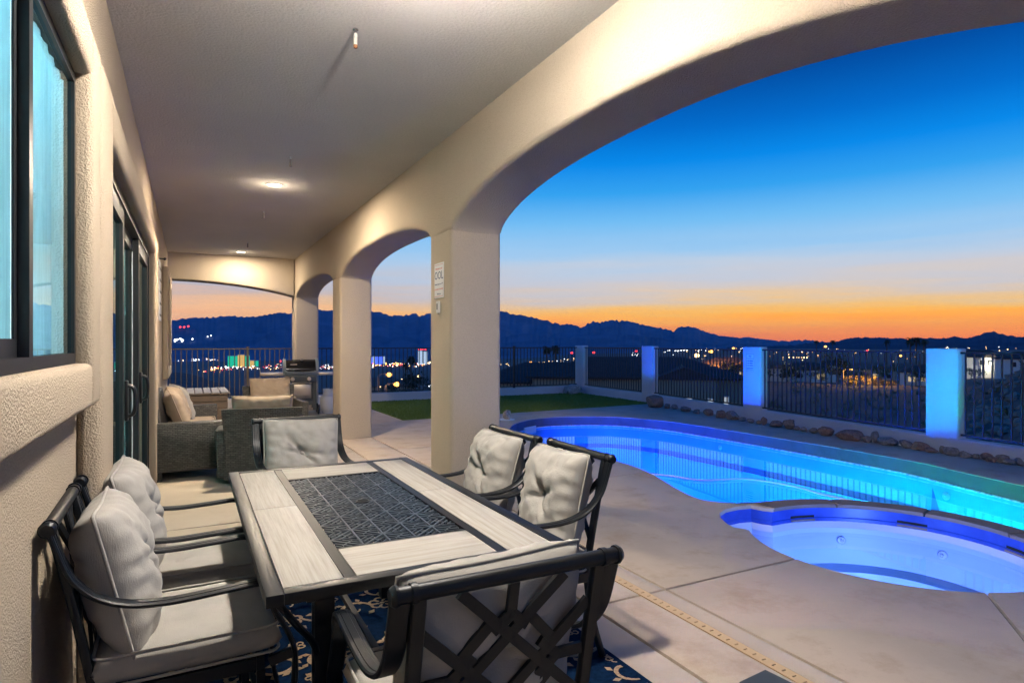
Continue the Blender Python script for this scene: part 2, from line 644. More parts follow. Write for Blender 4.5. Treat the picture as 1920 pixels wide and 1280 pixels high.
    def build(s, name, mat, parent=None, smooth=None, fix=True, boxuv=False):
        bm = s.bm
        if fix:
            bmesh.ops.recalc_face_normals(bm, faces=bm.faces[:])
        if boxuv:
            bm.normal_update()
            for f in bm.faces:
                n = f.normal
                ax = max(range(3), key=lambda i: abs(n[i]))
                for lp in f.loops:
                    c = lp.vert.co
                    lp[s.uv].uv = (c.y, c.z) if ax == 0 else ((c.x, c.z) if ax == 1 else (c.x, c.y))
        me = bpy.data.meshes.new(name)
        bm.to_mesh(me)
        bm.free()
        me.materials.append(MATS[mat])
        if smooth is not None:
            me.shade_smooth()
            if smooth < 180:
                me.set_sharp_from_angle(angle=R(smooth))
        o = bpy.data.objects.new(name, me)
        COL.objects.link(o)
        if parent is not None:
            o.parent = parent
        return o

def tag(o, label=None, cat=None, group=None, kind=None):
    if label: o['label'] = label
    if cat: o['category'] = cat
    if group: o['group'] = group
    if kind: o['kind'] = kind
    return o
def thing(name, label, cat, loc=(0, 0, 0), rz=0, group=None, kind=None):
    o = bpy.data.objects.new(name, None)
    o.empty_display_size = .1
    COL.objects.link(o)
    o.location = loc
    o.rotation_euler = (0, 0, rz)
    return tag(o, label, cat, group, kind)
def structure(o):
    o['kind'] = 'structure'
    return o
KIDS = {}
def copy_tree(o, parent=None):
    c = o.copy()
    COL.objects.link(c)
    c.parent = parent
    for ch in list(o.children):
        copy_tree(ch, c)
    return c
def text(body, size, name, mat, parent, M, align='CENTER', shear=0):
    cu = bpy.data.curves.new(name, 'FONT')
    cu.body = body
    cu.size = size
    cu.align_x = align
    cu.align_y = 'CENTER'
    cu.extrude = .0004
    cu.resolution_u = 2
    tmp = bpy.data.objects.new(name, cu)
    COL.objects.link(tmp)
    me = bpy.data.meshes.new_from_object(tmp.evaluated_get(bpy.context.evaluated_depsgraph_get()))
    bpy.data.objects.remove(tmp)
    me.transform(M)
    me.materials.clear()
    me.materials.append(MATS[mat])
    o = bpy.data.objects.new(name, me)
    COL.objects.link(o)
    o.parent = parent
    return o
def crom(pts, n=8, closed=False):
    pts = [Vector(p) for p in pts]
    N = len(pts); out = []
    rng = range(N) if closed else range(N - 1)
    for i in rng:
        p0 = pts[i - 1] if (closed or i > 0) else pts[0]
        p1 = pts[i]; p2 = pts[(i + 1) % N]
        p3 = pts[(i + 2) % N] if (closed or i + 2 < N) else pts[-1]
        for k in range(n):
            u = k / n
            out.append(.5 * ((2 * p1) + (p2 - p0) * u + (2 * p0 - 5 * p1 + 4 * p2 - p3) * u * u + (3 * p1 - p0 - 3 * p2 + p3) * u ** 3))
    if not closed:
        out.append(pts[-1])
    return out
def inside(p, poly):
    x, y = p[0], p[1]
    c = False
    n = len(poly)
    j = n - 1
    for i in range(n):
        xi, yi = poly[i][0], poly[i][1]; xj, yj = poly[j][0], poly[j][1]
        if (yi > y) != (yj > y) and x < (xj - xi) * (y - yi) / (yj - yi + 1e-12) + xi:
            c = not c
        j = i
    return c
def cdt(polys):
    V = []; E = []
    for P in polys:
        b = len(V)
        V += [Vector((p[0], p[1])) for p in P]
        E += [(b + i, b + (i + 1) % len(P)) for i in range(len(P))]
    r = delaunay_2d_cdt(V, E, [], 0, 1e-5)
    return r[0], r[2]
def region_mesh(mb, polys, keep, z):
    """triangulated flat region; keep(centroid) chooses triangles"""
    v, f = cdt(polys)
    vm = {}
    for t_ in f:
        c = sum((v[i] for i in t_), Vector((0, 0))) / 3
        if not keep(c):
            continue
        a = []
        for i in t_:
            if i not in vm:
                vm[i] = mb.bm.verts.new((v[i].x, v[i].y, z))
            a.append(vm[i])
        mb.quad(a)
def slab(polys, keep, ztop, zbot, bev, name, mat, parent):
    mb = MB()
    region_mesh(mb, polys, keep, ztop)
    bm = mb.bm
    if not bm.faces:
        bm.free()
        return None
    bmesh.ops.recalc_face_normals(bm, faces=bm.faces[:])
    if sum(f.normal.z for f in bm.faces) < 0:
        bmesh.ops.reverse_faces(bm, faces=bm.faces[:])
    bmesh.ops.dissolve_limit(bm, angle_limit=.001, verts=bm.verts[:], edges=bm.edges[:])
    be = [e for e in bm.edges if e.is_boundary]
    r = bmesh.ops.extrude_edge_only(bm, edges=be)
    for g in r['geom']:
        if isinstance(g, bmesh.types.BMVert):
            g.co.z = zbot
    if bev:
        es = [e for e in bm.edges if len(e.link_faces) == 2 and abs(e.verts[0].co.z - ztop) < 1e-5 and abs(e.verts[1].co.z - ztop) < 1e-5 and any(abs(f.normal.z) < .5 for f in e.link_faces)]
        bm.normal_update()
        es = [e for e in bm.edges if len(e.link_faces) == 2 and abs(e.verts[0].co.z - ztop) < 1e-5 and abs(e.verts[1].co.z - ztop) < 1e-5 and min(abs(f.normal.z) for f in e.link_faces) < .5]
        bmesh.ops.bevel(bm, geom=es, offset=bev, segments=2, affect='EDGES', profile=.5)
    bmesh.ops.triangulate(bm, faces=[f for f in bm.faces if len(f.verts) > 4])
    return mb.build(name, mat, parent, smooth=35)

# ------------------------------------------------------------------ pool terrace outline
WALL_X = -.385
FENCE = [(8.30, 1.05), (8.75, 4.645), (9.25, 8.195), (9.75, 11.77), (9.95, 15.02)]     # pillar centres along the pool side
TERR = [(-.9, -4), (8.05, -4), (8.42, 1.05), (8.87, 4.6), (9.37, 8.2), (9.87, 11.77), (10.07, 15.15), (-4, 15.15), (-4, 14.6), (-.9, 14.6)]
pool_pts = [(4.82, 9.38), (5.24, 9.88), (5.9, 10.28), (6.6, 10.2), (7.3, 9.8), (7.74, 8.9), (7.84, 7.8), (7.87, 6.7), (7.86, 5.56), (7.8, 4.5), (7.6, 3.78)]
P1 = [(p.x, p.y) for p in crom([(x, y, 0) for x, y in pool_pts], 8)]
P2 = [(p.x, p.y) for p in crom([(7.6, 3.78, 0), (7.42, 3.1, 0), (7.2, 2.2, 0), (6.8, 1.2, 0), (6.1, .72, 0), (5.4, .95, 0)], 8)][1:]
SC = (4.55, 2.76)
def circ(r, a):
    return (SC[0] + r * math.cos(R(a)), SC[1] + r * math.sin(R(a)))
RI, RO = .975, 1.165
P3 = [circ(RO, a) for a in range(-52, 88, 5)]
P4 = [(p.x, p.y) for p in crom([(4.62, 3.93, 0), (4.41, 4.0, 0), (4.25, 4.11, 0), (4.17, 4.29, 0), (4.24, 4.62, 0), (4.42, 5.12, 0), (4.50, 5.36, 0), (4.60, 5.8, 0), (4.60, 6.6, 0), (4.52, 7.5, 0), (4.50, 8.34, 0), (4.6, 8.88, 0), (4.82, 9.38, 0)], 6)][1:-1]
POOL = P1 + P2 + P3 + P4
LOBE = [(4.47, 3.735), (4.43, 3.80), (4.40, 3.90), (4.26, 3.925), (4.10, 3.91), (3.96, 3.84), (3.86, 3.73), (3.79, 3.6), (3.755, 3.5), (3.80, 3.42)]
SPA = LOBE + [circ(RI, a) for a in range(140, 360 + 94, 6)]
RING = [circ(RI - .002, a) for a in range(-52, 94, 5)] + [circ(RO + .002, a) for a in range(90, -53, -5)]
def offset(poly, d):
    """move every point of a counter-clockwise or clockwise ring inwards by d"""
    n = len(poly)
    area = sum(poly[i][0] * poly[(i + 1) % n][1] - poly[(i + 1) % n][0] * poly[i][1] for i in range(n))
    sg = 1 if area > 0 else -1
    out = []
    for i in range(n):
        a = Vector(poly[i - 1]); b = Vector(poly[i]); c = Vector(poly[(i + 1) % n])
        e = (c - a)
        if e.length < 1e-6:
            out.append((b.x, b.y)); continue
        e.normalize()
        out.append((b.x - e.y * d * sg, b.y + e.x * d * sg))
    return out

# deck: a bed under the joints, then each cast slab
deck = structure(thing('pool_deck', None, None))
mb = MB()
region_mesh(mb, [TERR, POOL, RING, SPA], lambda c: inside(c, TERR) and not inside(c, POOL) and not inside(c, SPA) and not inside(c, RING), -.022)
mb.build('deck_bed', 'joint_dirt', deck)
xs = [-.9, 1.935, 2.46, 6.2, 12]
ysA = [-4, -.2, 2.80, 5.42, 8.2, 11.0, 13.75, 16]
ysC = [-4, -.6, 2.0, 5.42, 7.62, 9.98, 12.4, 16]
DRX = (2.275, 2.335)
G = .009
cells = []
for i in range(4):
    ys = ysA if i < 3 else ysC
    for a, b in zip(ys, ys[1:]):
        x0, x1 = xs[i] + G, xs[i + 1] - G
        if i == 1 and b <= 5.43:                                   # the drain runs through this strip
            cells.append((x0, DRX[0] - .004, a + G, b - G))
            cells.append((DRX[1] + .004, x1, a + G, b - G))
        elif i == 1 or i == 2:
            if i == 1:
                continue
            cells.append((2.46 + G, x1, a + G, b - G))
        else:
            cells.append((x0, x1, a + G, b - G))
for a, b in zip(ysA, ysA[1:]):
    if a >= 5.4:
        cells.append((1.935 + G, 2.46 - G, a + G, b - G))
# a radial joint south of the spa splits that slab: cut the wide cells there
def quadcell(x0, x1, y0, y1):
    return [(x0, y0), (x1, y0), (x1, y1), (x0, y1)]
JA, JB = Vector((4.02, 1.88)), Vector((2.46, .62))                  # oblique joint from the spa rim to the drain strip
def side(c):
    d = JB - JA
    return d.x * (c[1] - JA.y) - d.y * (c[0] - JA.x)
nrm = Vector((-(JB - JA).y, (JB - JA).x)).normalized() * .008
BIG = [JA + (JA - JB) * 3, JB + (JB - JA) * 3]
for x0, x1, y0, y1 in cells:
    Q = quadcell(x0, x1, y0, y1)
    mat = 'patio_concrete' if x1 < 1.95 else 'deck_concrete'
    base = lambda c, Q=Q: inside(c, Q) and inside(c, TERR) and not inside(c, POOL) and not inside(c, SPA) and not inside(c, RING)
    polys = [Q, TERR, POOL, RING, SPA]
    if x0 > 2.4 and x1 < 6.3 and y0 > -.3 and y1 < 2.9:
        band = [BIG[0] + nrm, BIG[1] + nrm, BIG[1] - nrm, BIG[0] - nrm]
        bandt = [(p.x, p.y) for p in band]
        for sg in (1, -1):
            slab(polys + [bandt], lambda c, sg=sg, b=base: b(c) and not inside(c, bandt) and side(c) * sg > 0, 0, -.10, .006, 'slab', mat, deck)
    else:
        slab(polys, base, 0, -.10, .006, 'slab', mat, deck)
# retaining face of the terrace and the deck's edge round the pool
mb = MB()
n = len(TERR)
for i in range(n):
    a, b = TERR[i], TERR[(i + 1) % n]
    vs = [mb.bm.verts.new(p) for p in ((*a, -1.9), (*b, -1.9), (*b, -.02), (*a, -.02))]
    mb.quad(vs)
mb.build('retaining_face', 'stucco_fence', deck)

def ring_strip(mb, A, za, B, zb):
    n = len(A)
    va = [mb.bm.verts.new((*p, za)) for p in A]
    vb = [mb.bm.verts.new((*p, zb)) for p in B]
    for k in range(n):
        mb.quad((va[k], va[(k + 1) % n], vb[(k + 1) % n], vb[k]))

WATER_Z = -.195
pool = structure(thing('swimming_pool', None, None))
mb = MB(); ring_strip(mb, offset(POOL, .003), -.010, offset(POOL, .003), -.165); mb.build('coping_face', 'shaded_concrete', pool, smooth=40)  # dark strip laid over the slab edge in place of shade
mb = MB(); ring_strip(mb, offset(POOL, .001), -.165, offset(POOL, .018), -.168); ring_strip(mb, offset(POOL, .018), -.168, offset(POOL, .020), -.182); mb.build('waterline_scale', 'lime_scale', pool, smooth=40)
A0 = offset(POOL, .020); A1 = offset(POOL, .05); A2 = offset(POOL, .24); A2b = offset(POOL, .27); A3 = offset(POOL, .34); A4 = offset(POOL, .45)
mb = MB()
ring_strip(mb, A0, -.182, A1, -.52); ring_strip(mb, A1, -.52, A2, -.55); ring_strip(mb, A2b, -.556, A3, -1.25); ring_strip(mb, A3, -1.25, A4, -1.34)
region_mesh(mb, [A4], lambda c: inside(c, A4), -1.34)
mb.build('basin', 'pool_shell', pool, smooth=50)
mb = MB(); ring_strip(mb, A2, -.548, A2b, -.554); mb.build('ledge_stripe', 'pool_trim', pool)
# dark stripe across the floor and up the far wall by the shallow end
stripe = [(5.55, 3.12, -1.332), (6.4, 3.55, -1.332), (7.32, 4.02, -1.332)]
mb = MB()
a = Vector(stripe[0]); b = Vector(stripe[2]); d = (b - a).normalized(); s_ = Vector((-d.y, d.x, 0)) * .05
mb.quad([mb.bm.verts.new(p) for p in (a + s_, a - s_, b - s_, b + s_)])
b1 = Vector((7.43, 4.06, -.60)); b2 = Vector((7.62, 4.10, -.54)); b3 = Vector((7.725, 4.14, -.25))
prev = (b + s_, b - s_)
for q in (b1, b2, b3):
    cur = (q + s_, q - s_)
    mb.quad([mb.bm.verts.new(p) for p in (prev[0], prev[1], cur[1], cur[0])])
    prev = cur
mb.build('floor_stripe', 'pool_trim', pool)
# sun shelf at the shallow end
SH = [p for p in offset(POOL, .06) if p[1] < 3.5 and p[0] > 5.2]
SH = sorted(SH, key=lambda p: math.atan2(p[1] - 2.2, p[0] - 6.4))
mb = MB(); mb.prism(SH, -1.3, -.62); mb.build('sun_shelf', 'pool_shell', pool)

wt = structure(thing('pool_water', None, None))
mb = MB(); region_mesh(mb, [A0], lambda c: inside(c, A0), WATER_Z); mb.build('water_surface', 'water', wt, fix=False)

spa = structure(thing('spa_basin', None, None))
B0 = offset(SPA, .004); B1 = offset(SPA, .03); B2 = offset(SPA, .06)
mb = MB(); ring_strip(mb, offset(SPA, .003), -.03, offset(SPA, .003), -.110); ring_strip(mb, offset(SPA, .003), -.110, offset(SPA, .010), -.118); ring_strip(mb, offset(SPA, .010), -.118, offset(SPA, .010), -.145); mb.build('rim_face', 'bluelit_rim', spa, smooth=40)
mb = MB(); ring_strip(mb, B0, -.139, offset(SPA, .012), -.146); mb.build('waterline_scale', 'lime_scale', spa)
mb = MB()
ring_strip(mb, offset(SPA, .011), -.146, B1, -.20); ring_strip(mb, B1, -.20, B2, -.50)
well = [circ(.70, a) for a in range(0, 360, 8)]
well2 = [circ(.66, a) for a in range(0, 360, 8)]
foot = [circ(.40, a) for a in range(0, 360, 8)]
foot2 = [circ(.37, a) for a in range(0, 360, 8)]
region_mesh(mb, [B2, well], lambda c: inside(c, B2) and not inside(c, well), -.50)
ring_strip(mb, well, -.50, well2, -.80)
region_mesh(mb, [well2, foot], lambda c: inside(c, well2) and not inside(c, foot), -.80)
ring_strip(mb, foot, -.80, foot2, -.98)
region_mesh(mb, [foot2], lambda c: inside(c, foot2), -.98)
mb.build('spa_shell', 'spa_finish', spa, smooth=30)
mb = MB(); region_mesh(mb, [B1], lambda c: inside(c, B1), WATER_Z); mb.build('water_surface', 'water', wt, fix=False)
# dam between spa and pool: coping stones on a wall
JT = [94, 56, 17, -20, -52]
for a1, a0 in zip(JT, JT[1:]):
    ang = [a0 + .35 + (a1 - a0 - .7) * k / 12 for k in range(13)]
    mb = MB()
    mb.prism([circ(RI, a) for a in ang] + [circ(RO, a) for a in reversed(ang)], -.030, .0)
    bmesh.ops.bevel(mb.bm, geom=[e for e in mb.bm.edges if all(abs(v.co.z) < 1e-4 for v in e.verts)], offset=.008, segments=2, affect='EDGES')
    mb.build('coping_stone', 'coping_concrete', spa, smooth=40)
mb = MB()
ang = [-52 + 146 * k / 40 for k in range(41)]
mb.prism([circ(RI + .004, a) for a in ang] + [circ(RO - .004, a) for a in reversed(ang)], -1.3, -.031)
mb.build('dam_wall', 'bluelit_rim', spa, smooth=40)
# spillway slots in the dam, dark mouths with a grey lip
for a_, w in ((75, 14), (22, 13), (-25, 12)):
    aa = [a_ - w / 2 + w * k / 8 for k in range(9)]
    mb = MB(); mb.prism([circ(RI - .006, a) for a in aa] + [circ(RI + .02, a) for a in reversed(aa)], -.122, -.092); mb.build('spillway_slot', 'dark_slot', spa)
    mb = MB(); mb.prism([circ(RI - .022, a) for a in aa] + [circ(RI + .02, a) for a in reversed(aa)], -.137, -.1235); mb.build('spillway_lip', 'coping_concrete', spa)
# round jets and return fittings
def fitting(c, nrm, r, name, parent, mat='white_plastic'):
    z = Vector(nrm).normalized()
    q = z.to_track_quat('Z', 'Y').to_matrix().to_4x4()
    q.translation = Vector(c)
    mb = MB()
    mb.lathe([(r, 0), (r, .008), (r * .82, .016), (r * .45, .018), (r * .42, .010), (.001, .010)], 20, q)
    o = mb.build(name, mat, parent, smooth=40)
    mb = MB(); mb.lathe([(r * .36, .010), (r * .34, .020), (r * .2, .026), (.001, .027)], 14, q); mb.build('nozzle', 'white_plastic', o, smooth=40)
    return o
for a_ in (118, 55, 8):
    c = circ(RI - .052, a_)
    fitting((c[0], c[1], -.30), (SC[0] - c[0], SC[1] - c[1], .12), .036, 'spa_jet', spa)
fitting((7.80, 7.55, -.30), (-1, .0, .1), .04, 'return_fitting', pool)
fitting((7.60, 3.98, -.30), (-1, .25, .1), .045, 'return_fitting', pool)
# skimmer mouth at the far end
sk = Vector((5.62, 10.115, 0))
mb = MB(); mb.box(-.19, .19, -.012, .012, -.235, -.125); mb.box(-.15, .15, -.02, -.0125, -.215, -.15)
o = mb.build('skimmer', 'white_plastic', pool); o.location = sk; o.rotation_euler = (0, 0, R(27))

# underwater lamps of the pool and spa
def lamp_area(name, loc, aim, power, col, size):
    l = bpy.data.lights.new(name, 'AREA')
    l.shape = 'DISK'
    l.size = size
    l.energy = power
    l.color = col
    o = bpy.data.objects.new(name, l)
    COL.objects.link(o)
    o.location = loc
    o.rotation_euler = (Vector(aim) - Vector(loc)).to_track_quat('-Z', 'Y').to_euler()
    return o
def lamp_point(name, loc, power, col, r):
    l = bpy.data.lights.new(name, 'POINT')
    l.energy = power
    l.color = col
    l.shadow_soft_size = r
    o = bpy.data.objects.new(name, l)
    COL.objects.link(o)
    o.location = loc
    return o
POOL_LAMPS = [((4.98, 8.2, -.60), (7.3, 8.5, -1.2), 460, (.0, .045, 1.0), 130), ((5.06, 5.5, -.60), (7.3, 5.9, -1.2), 150, (.0, .13, 1.0), 130),
              ((6.08, 3.35, -1.14), (8.75, 4.64, .95), 200, (.02, .27, 1.0), 60), ((5.72, 4.10, -.62), (7.8, 5.0, -1.0), 55, (.0, .56, .85), 130), ((6.20, 3.05, -.62), (7.5, 4.0, -.95), 66, (.0, 1.0, .42), 130), ((6.45, 1.3, -.48), (7.0, 3.2, -.9), 150, (.0, .24, 1.0), 120)]
for i, (loc, aim, pw, col, sp) in enumerate(POOL_LAMPS):
    lamp_area('pool_lamp', loc, aim, pw, col, .18).data.spread = R(sp)
lamp_area('spa_lamp', (4.30, 1.93, -.40), (4.75, 3.4, -.70), 62, (.14, .29, 1.0), .16)
lamp_area('spa_lamp', (3.80, 3.22, -.40), (4.9, 2.6, -.7), 12, (.12, .27, 1.0), .12)

# trench drain along the patio edge: body with real slots
dr = thing('trench_drain', 'tan slotted drain strip set flush in the deck concrete', 'drain')
mb = MB()
x0, x1 = DRX
y = -2.0
while y < 4.88:
    mb.box(x0, x1, y, y + .045, -.02, .001)
    mb.box(x0, x0 + .018, y + .045, y + .053, -.02, .001)
    mb.box(x1 - .018, x1, y + .045, y + .053, -.02, .001)
    y += .053
mb.build('grate', 'drain_plastic', dr)
mb = MB(); mb.box(x0, x1, -2.0, 4.9, -.0215, -.0203); mb.build('channel', 'dark_slot', dr)
mb = MB()
bx = mb.box(-.09, .09, -.075, .075, 0, .02, None, .004)
o = mb.build('junction_box', 'grill_dark'); o.location = (2.13, 1.80, 0); o.rotation_euler = (0, 0, R(6))
tag(o, 'small dark cover plate lying on the concrete beside the drain strip', 'cover plate')

# lawn of artificial turf
LAWN = [(3.5, 11.14), (9.66, 11.52), (9.84, 14.9), (3.48, 14.9)]
mb = MB(); mb.prism(LAWN, -.02, .012); structure(mb.build('lawn', 'turf'))
mb = MB()
rnd = random.Random(3)
xmin, xmax, ymin, ymax = 3.48, 9.84, 11.1, 14.9
for i in range(42000):
    x = rnd.uniform(xmin, xmax); y = ymin + (ymax - ymin) * rnd.random() ** 1.3
    if not inside((x, y), LAWN):
        continue
    a = rnd.uniform(0, PI); h = rnd.uniform(.02, .036); dx, dy = math.cos(a) * .006, math.sin(a) * .006
    lx, ly = rnd.gauss(0, .012), rnd.gauss(0, .012)
    mb.quad([mb.bm.verts.new(p) for p in ((x - dx, y - dy, .012), (x + dx, y + dy, .012), (x + lx, y + ly, .012 + h))])
tag(mb.build('grass_blades', 'turf', fix=False), 'short artificial grass of the lawn behind the pool', 'grass', kind='stuff')

# ------------------------------------------------------------------ house with the arched patio
house = thing('house', 'cream stucco house with an arched covered patio along its side', 'house')
ZC = 3.2; ZS = 2.385
# wall with window and door openings (butted boxes)
WT = .22
xw0, xw1 = WALL_X - WT, WALL_X
def wallbox(mb, y0, y1, z0, z1):
    mb.box(xw0, xw1, y0, y1, z0, z1)
mb = MB()
ops = [(.35, 2.62, 1.36, 2.36), (3.25, 7.2, 0, 2.34), (11.3, 13.1, 1.02, 2.52)]
y = -4.0
for a, b, z0, z1 in ops:
    wallbox(mb, y, a, 0, ZC)
    if z0 > 0: wallbox(mb, a, b, 0, z0)
    wallbox(mb, a, b, z1, ZC)
    y = b
wallbox(mb, y, 13.75, 0, ZC)
mb.build('wall', 'stucco_wall', house)
XT = -.30
def rrect_frame(mb, yi0, yi1, zi0, zi1, l, r_, b, t_, x0, x1, bev):
    """raised stucco band round an opening"""
    if l: mb.box(x0, x1, yi0 - l, yi0, zi0 - b, zi1 + t_, None, bev)
    if r_: mb.box(x0, x1, yi1, yi1 + r_, zi0 - b, zi1 + t_, None, bev)
    if t_: mb.box(x0, x1 - .001, yi0 - .001, yi1 + .001, zi1, zi1 + t_, None, bev)
    if b: mb.box(x0, x1 - .001, yi0 - .001, yi1 + .001, zi0 - b, zi0, None, bev)
mb = MB(); rrect_frame(mb, .35, 2.61, 1.36, 2.36, .2, .2, .155, .17, WALL_X + .001, XT, .022); mb.build('window_surround', 'stucco_wall', house, smooth=60)
mb = MB(); rrect_frame(mb, 3.22, 7.22, 0, 2.33, .37, .38, 0, .19, WALL_X + .001, XT + .004, .03); mb.build('door_surround', 'stucco_wall', house, smooth=60)
mb = MB(); rrect_frame(mb, 11.3, 13.1, 1.02, 2.52, .12, .12, .16, .12, WALL_X + .001, XT, .022); mb.build('window_surround', 'stucco_wall', house, smooth=60)
# ceiling and roof
mb = MB(); mb.box(xw0, 2.0, -4, 14.28, ZC, ZC + .06); mb.build('patio_ceiling', 'stucco_ceiling', house)
mb = MB(); mb.box(-5, 2.75, -4.4, 14.9, ZC + .0605, ZC + .30); mb.build('roof', 'roof_brown', house)
# arched beam
XI, XO = 1.97, 2.45
cols_y = [(.26, .78), (4.93, 5.45), (9.33, 9.88), (13.72, 14.24)]
bays = [(-3.6, .26, .33), (.78, 4.93, .345), (5.45, 9.33, .265), (9.88, 13.72, .235)]
def zb(y):
    for a, b, h in bays:
        if a < y < b:
            u = abs((y - (a + b) / 2) / ((b - a) / 2))
            if a == .78 and y < (a + b) / 2:                        # this bay springs flatter from its near column
                return ZS + h * max(0, 1 - u ** 2) ** .9
            return ZS + h * max(0, 1 - u ** 2.6) ** .66
    return ZS
Y = [-4.0, -3.6]
for (a, b, h), (c0, c1) in zip(bays, cols_y):
    N = 30
    for k in range(1, N):
        u = -math.cos(PI * k / N)
        Y.append((a + b) / 2 + (b - a) / 2 * u)
    Y += [b, (c0 + c1) / 2, c1]
Y = sorted(set(round(v, 5) for v in Y))
rb = .045
rows = []
for yy in Y:
    z = zb(yy)
    sec = [(XI, ZC), (XI, z + rb)]
    for k in range(1, 5):
        a = PI / 2 * k / 5
        sec.append((XI + rb - rb * math.cos(a), z + rb - rb * math.sin(a)))
    sec.append((XI + rb, z)); sec.append((XO - rb, z))
    for k in range(1, 5):
        a = PI / 2 * k / 5
        sec.append((XO - rb + rb * math.sin(a), z + rb - rb * math.cos(a)))
    sec += [(XO, z + rb), (XO, ZC + .05)]
    rows.append([(x, yy, zz) for x, zz in sec])
mb = MB(); mb.sheet(rows); mb.quad([mb.bm.verts.new(p) for p in rows[-1]])
mb.build('arched_beam', 'stucco_smooth', house, smooth=50)
for a, b in cols_y:
    mb = MB()
    r = .04; w = [(XI, a), (XO, a), (XO, b), (XI, b)]
    poly = []
    for (cx, cyy), st in zip(((XI + r, a + r), (XO - r, a + r), (XO - r, b - r), (XI + r, b - r)), (180, 270, 0, 90)):
        for k in range(6):
            t_ = R(st + 90 * k / 5)
            poly.append((cx + r * math.cos(t_), cyy + r * math.sin(t_)))
    mb.prism(poly, .004, ZS + .012)
    mb.build('column', 'stucco_smooth', house, smooth=50)
# end beam with its low arch
rows = []
for k in range(31):
    x = -.6 + (XI - .02 + .6) * k / 30
    u = max(0, min(1, (x + .45) / 2.45))
    z = 2.40 + .275 * max(0, 1 - u ** 2.2) ** .9
    r = .03
    rows.append([(x, 13.78, ZC), (x, 13.78, z + r), (x, 13.79, z + .008), (x, 13.81, z), (x, 14.2, z), (x, 14.23, z + r), (x, 14.23, ZC + .04)])
mb = MB(); mb.sheet(rows); mb.build('end_beam', 'stucco_smooth', house, smooth=50)

# near window: frame, two sashes, panes, curtain
def window(y0, y1, z0, z1, split, curtain=True, name='window'):
    xf = -.352
    mb = MB()
    fw = .035
    mb.box(xf - .05, xf, y0, y1, z0, z0 + fw); mb.box(xf - .05, xf, y0, y1, z1 - fw, z1)
    mb.box(xf - .05, xf, y0, y0 + fw, z0 + fw, z1 - fw); mb.box(xf - .05, xf, y1 - fw, y1, z0 + fw, z1 - fw)
    w = mb.build(name, 'dark_bronze', house)
    mb = MB()
    mb.box(xf - .030, xf + .002, split - .020, split + .020, z0 + fw, z1 - fw)
    mb.build('mullion', 'dark_bronze', w)
    for a, b, dx in ((y0 + fw, split - .0205, -.022), (split + .0205, y1 - fw, -.004)):
        sw = .03
        mb = MB()
        if dx < -.01:
            mb.box(xf + dx - .012, xf + dx, a, a + sw, z0 + fw, z1 - fw); mb.box(xf + dx - .012, xf + dx, b - sw, b, z0 + fw, z1 - fw)
            mb.box(xf + dx - .012, xf + dx, a + sw, b - sw, z0 + fw, z0 + fw + .045); mb.box(xf + dx - .012, xf + dx, a + sw, b - sw, z1 - fw - .03, z1 - fw)
            mb.build('sash', 'dark_bronze', w)
            zz0, zz1, aa, bb = z0 + fw + .045, z1 - fw - .03, a + sw, b - sw
        else:
            mb.bm.free(); zz0, zz1, aa, bb = z0 + fw, z1 - fw, a, b
        mb = MB(); mb.quad([mb.bm.verts.new(p) for p in ((xf + dx - .006, aa, zz0), (xf + dx - .006, bb, zz0), (xf + dx - .006, bb, zz1), (xf + dx - .006, aa, zz1))])
        mb.build('pane', 'window_glass', w, fix=False)
    if curtain:
        rows = []
        N = int((y1 - y0) / .012)
        for z in (z0 + .036, (z0 + z1) / 2, z1 - .036):
            rows.append([(xf - .032 + .0035 * math.sin((y0 + (y1 - y0) * k / N) * 58) + .002 * math.sin((y0 + (y1 - y0) * k / N) * 131 + 1), y0 + .012 + (y1 - y0 - .024) * k / N, z) for k in range(N + 1)])
        mb = MB(); mb.sheet(rows); mb.build('curtain', 'sheer_curtain', w, smooth=180)
    return w
window(.35, 2.62, 1.36, 2.36, 1.92)
window(11.3, 13.1, 1.02, 2.52, 12.2)
# sliding door
xf = -.372
mb = MB()
mb.box(xf - .14, xf + .01, 3.25, 3.31, 0, 2.34); mb.box(xf - .14, xf + .01, 7.14, 7.2, 0, 2.34)
mb.box(xf - .14, xf + .01, 3.31, 7.14, 2.28, 2.34); mb.box(xf - .14, xf + .005, 3.31, 7.14, 0, .03)
door = mb.build('sliding_door', 'dark_bronze', house)
for a, b, dx, st in ((3.31, 4.66, .0, .09), (4.60, 5.95, -.05, .08), (5.90, 7.14, .0, .09)):
    mb = MB()
    x0, x1 = xf + dx - .04, xf + dx
    mb.box(x0, x1, a, a + st, .03, 2.28); mb.box(x0, x1, b - st, b, .03, 2.28)
    mb.box(x0, x1, a + st, b - st, .03, .15); mb.box(x0, x1, a + st, b - st, 2.18, 2.28)
    p = mb.build('door_panel', 'dark_bronze', door)
    mb = MB(); mb.quad([mb.bm.verts.new(q) for q in ((x0 + .02, a + st, .15), (x0 + .02, b - st, .15), (x0 + .02, b - st, 2.18), (x0 + .02, a + st, 2.18))])
    mb.build('door_pane', 'door_glass', door, fix=False)
for y in (4.66 + .02, 6.0):
    mb = MB(); mb.box(xf, xf + .02, y - .02, y + .02, .93, 1.19, None, .006)
    mb.tube(crom([(xf + .01, y, .96), (xf + .05, y, .98), (xf + .06, y, 1.06), (xf + .05, y, 1.14), (xf + .01, y, 1.16)], 5), .013, 8)
    mb.build('door_handle', 'black_plastic', door, smooth=40)
rows = []
for z in (.02, 1.2, 2.35):
    rows.append([(xf - .115 + .012 * math.sin(k * .42) + .006 * math.sin(k * 1.1), 3.26 + 3.93 * k / 320, z) for k in range(321)])
mb = MB(); mb.sheet(rows); mb.build('curtain', 'sheer_curtain', door, smooth=180)
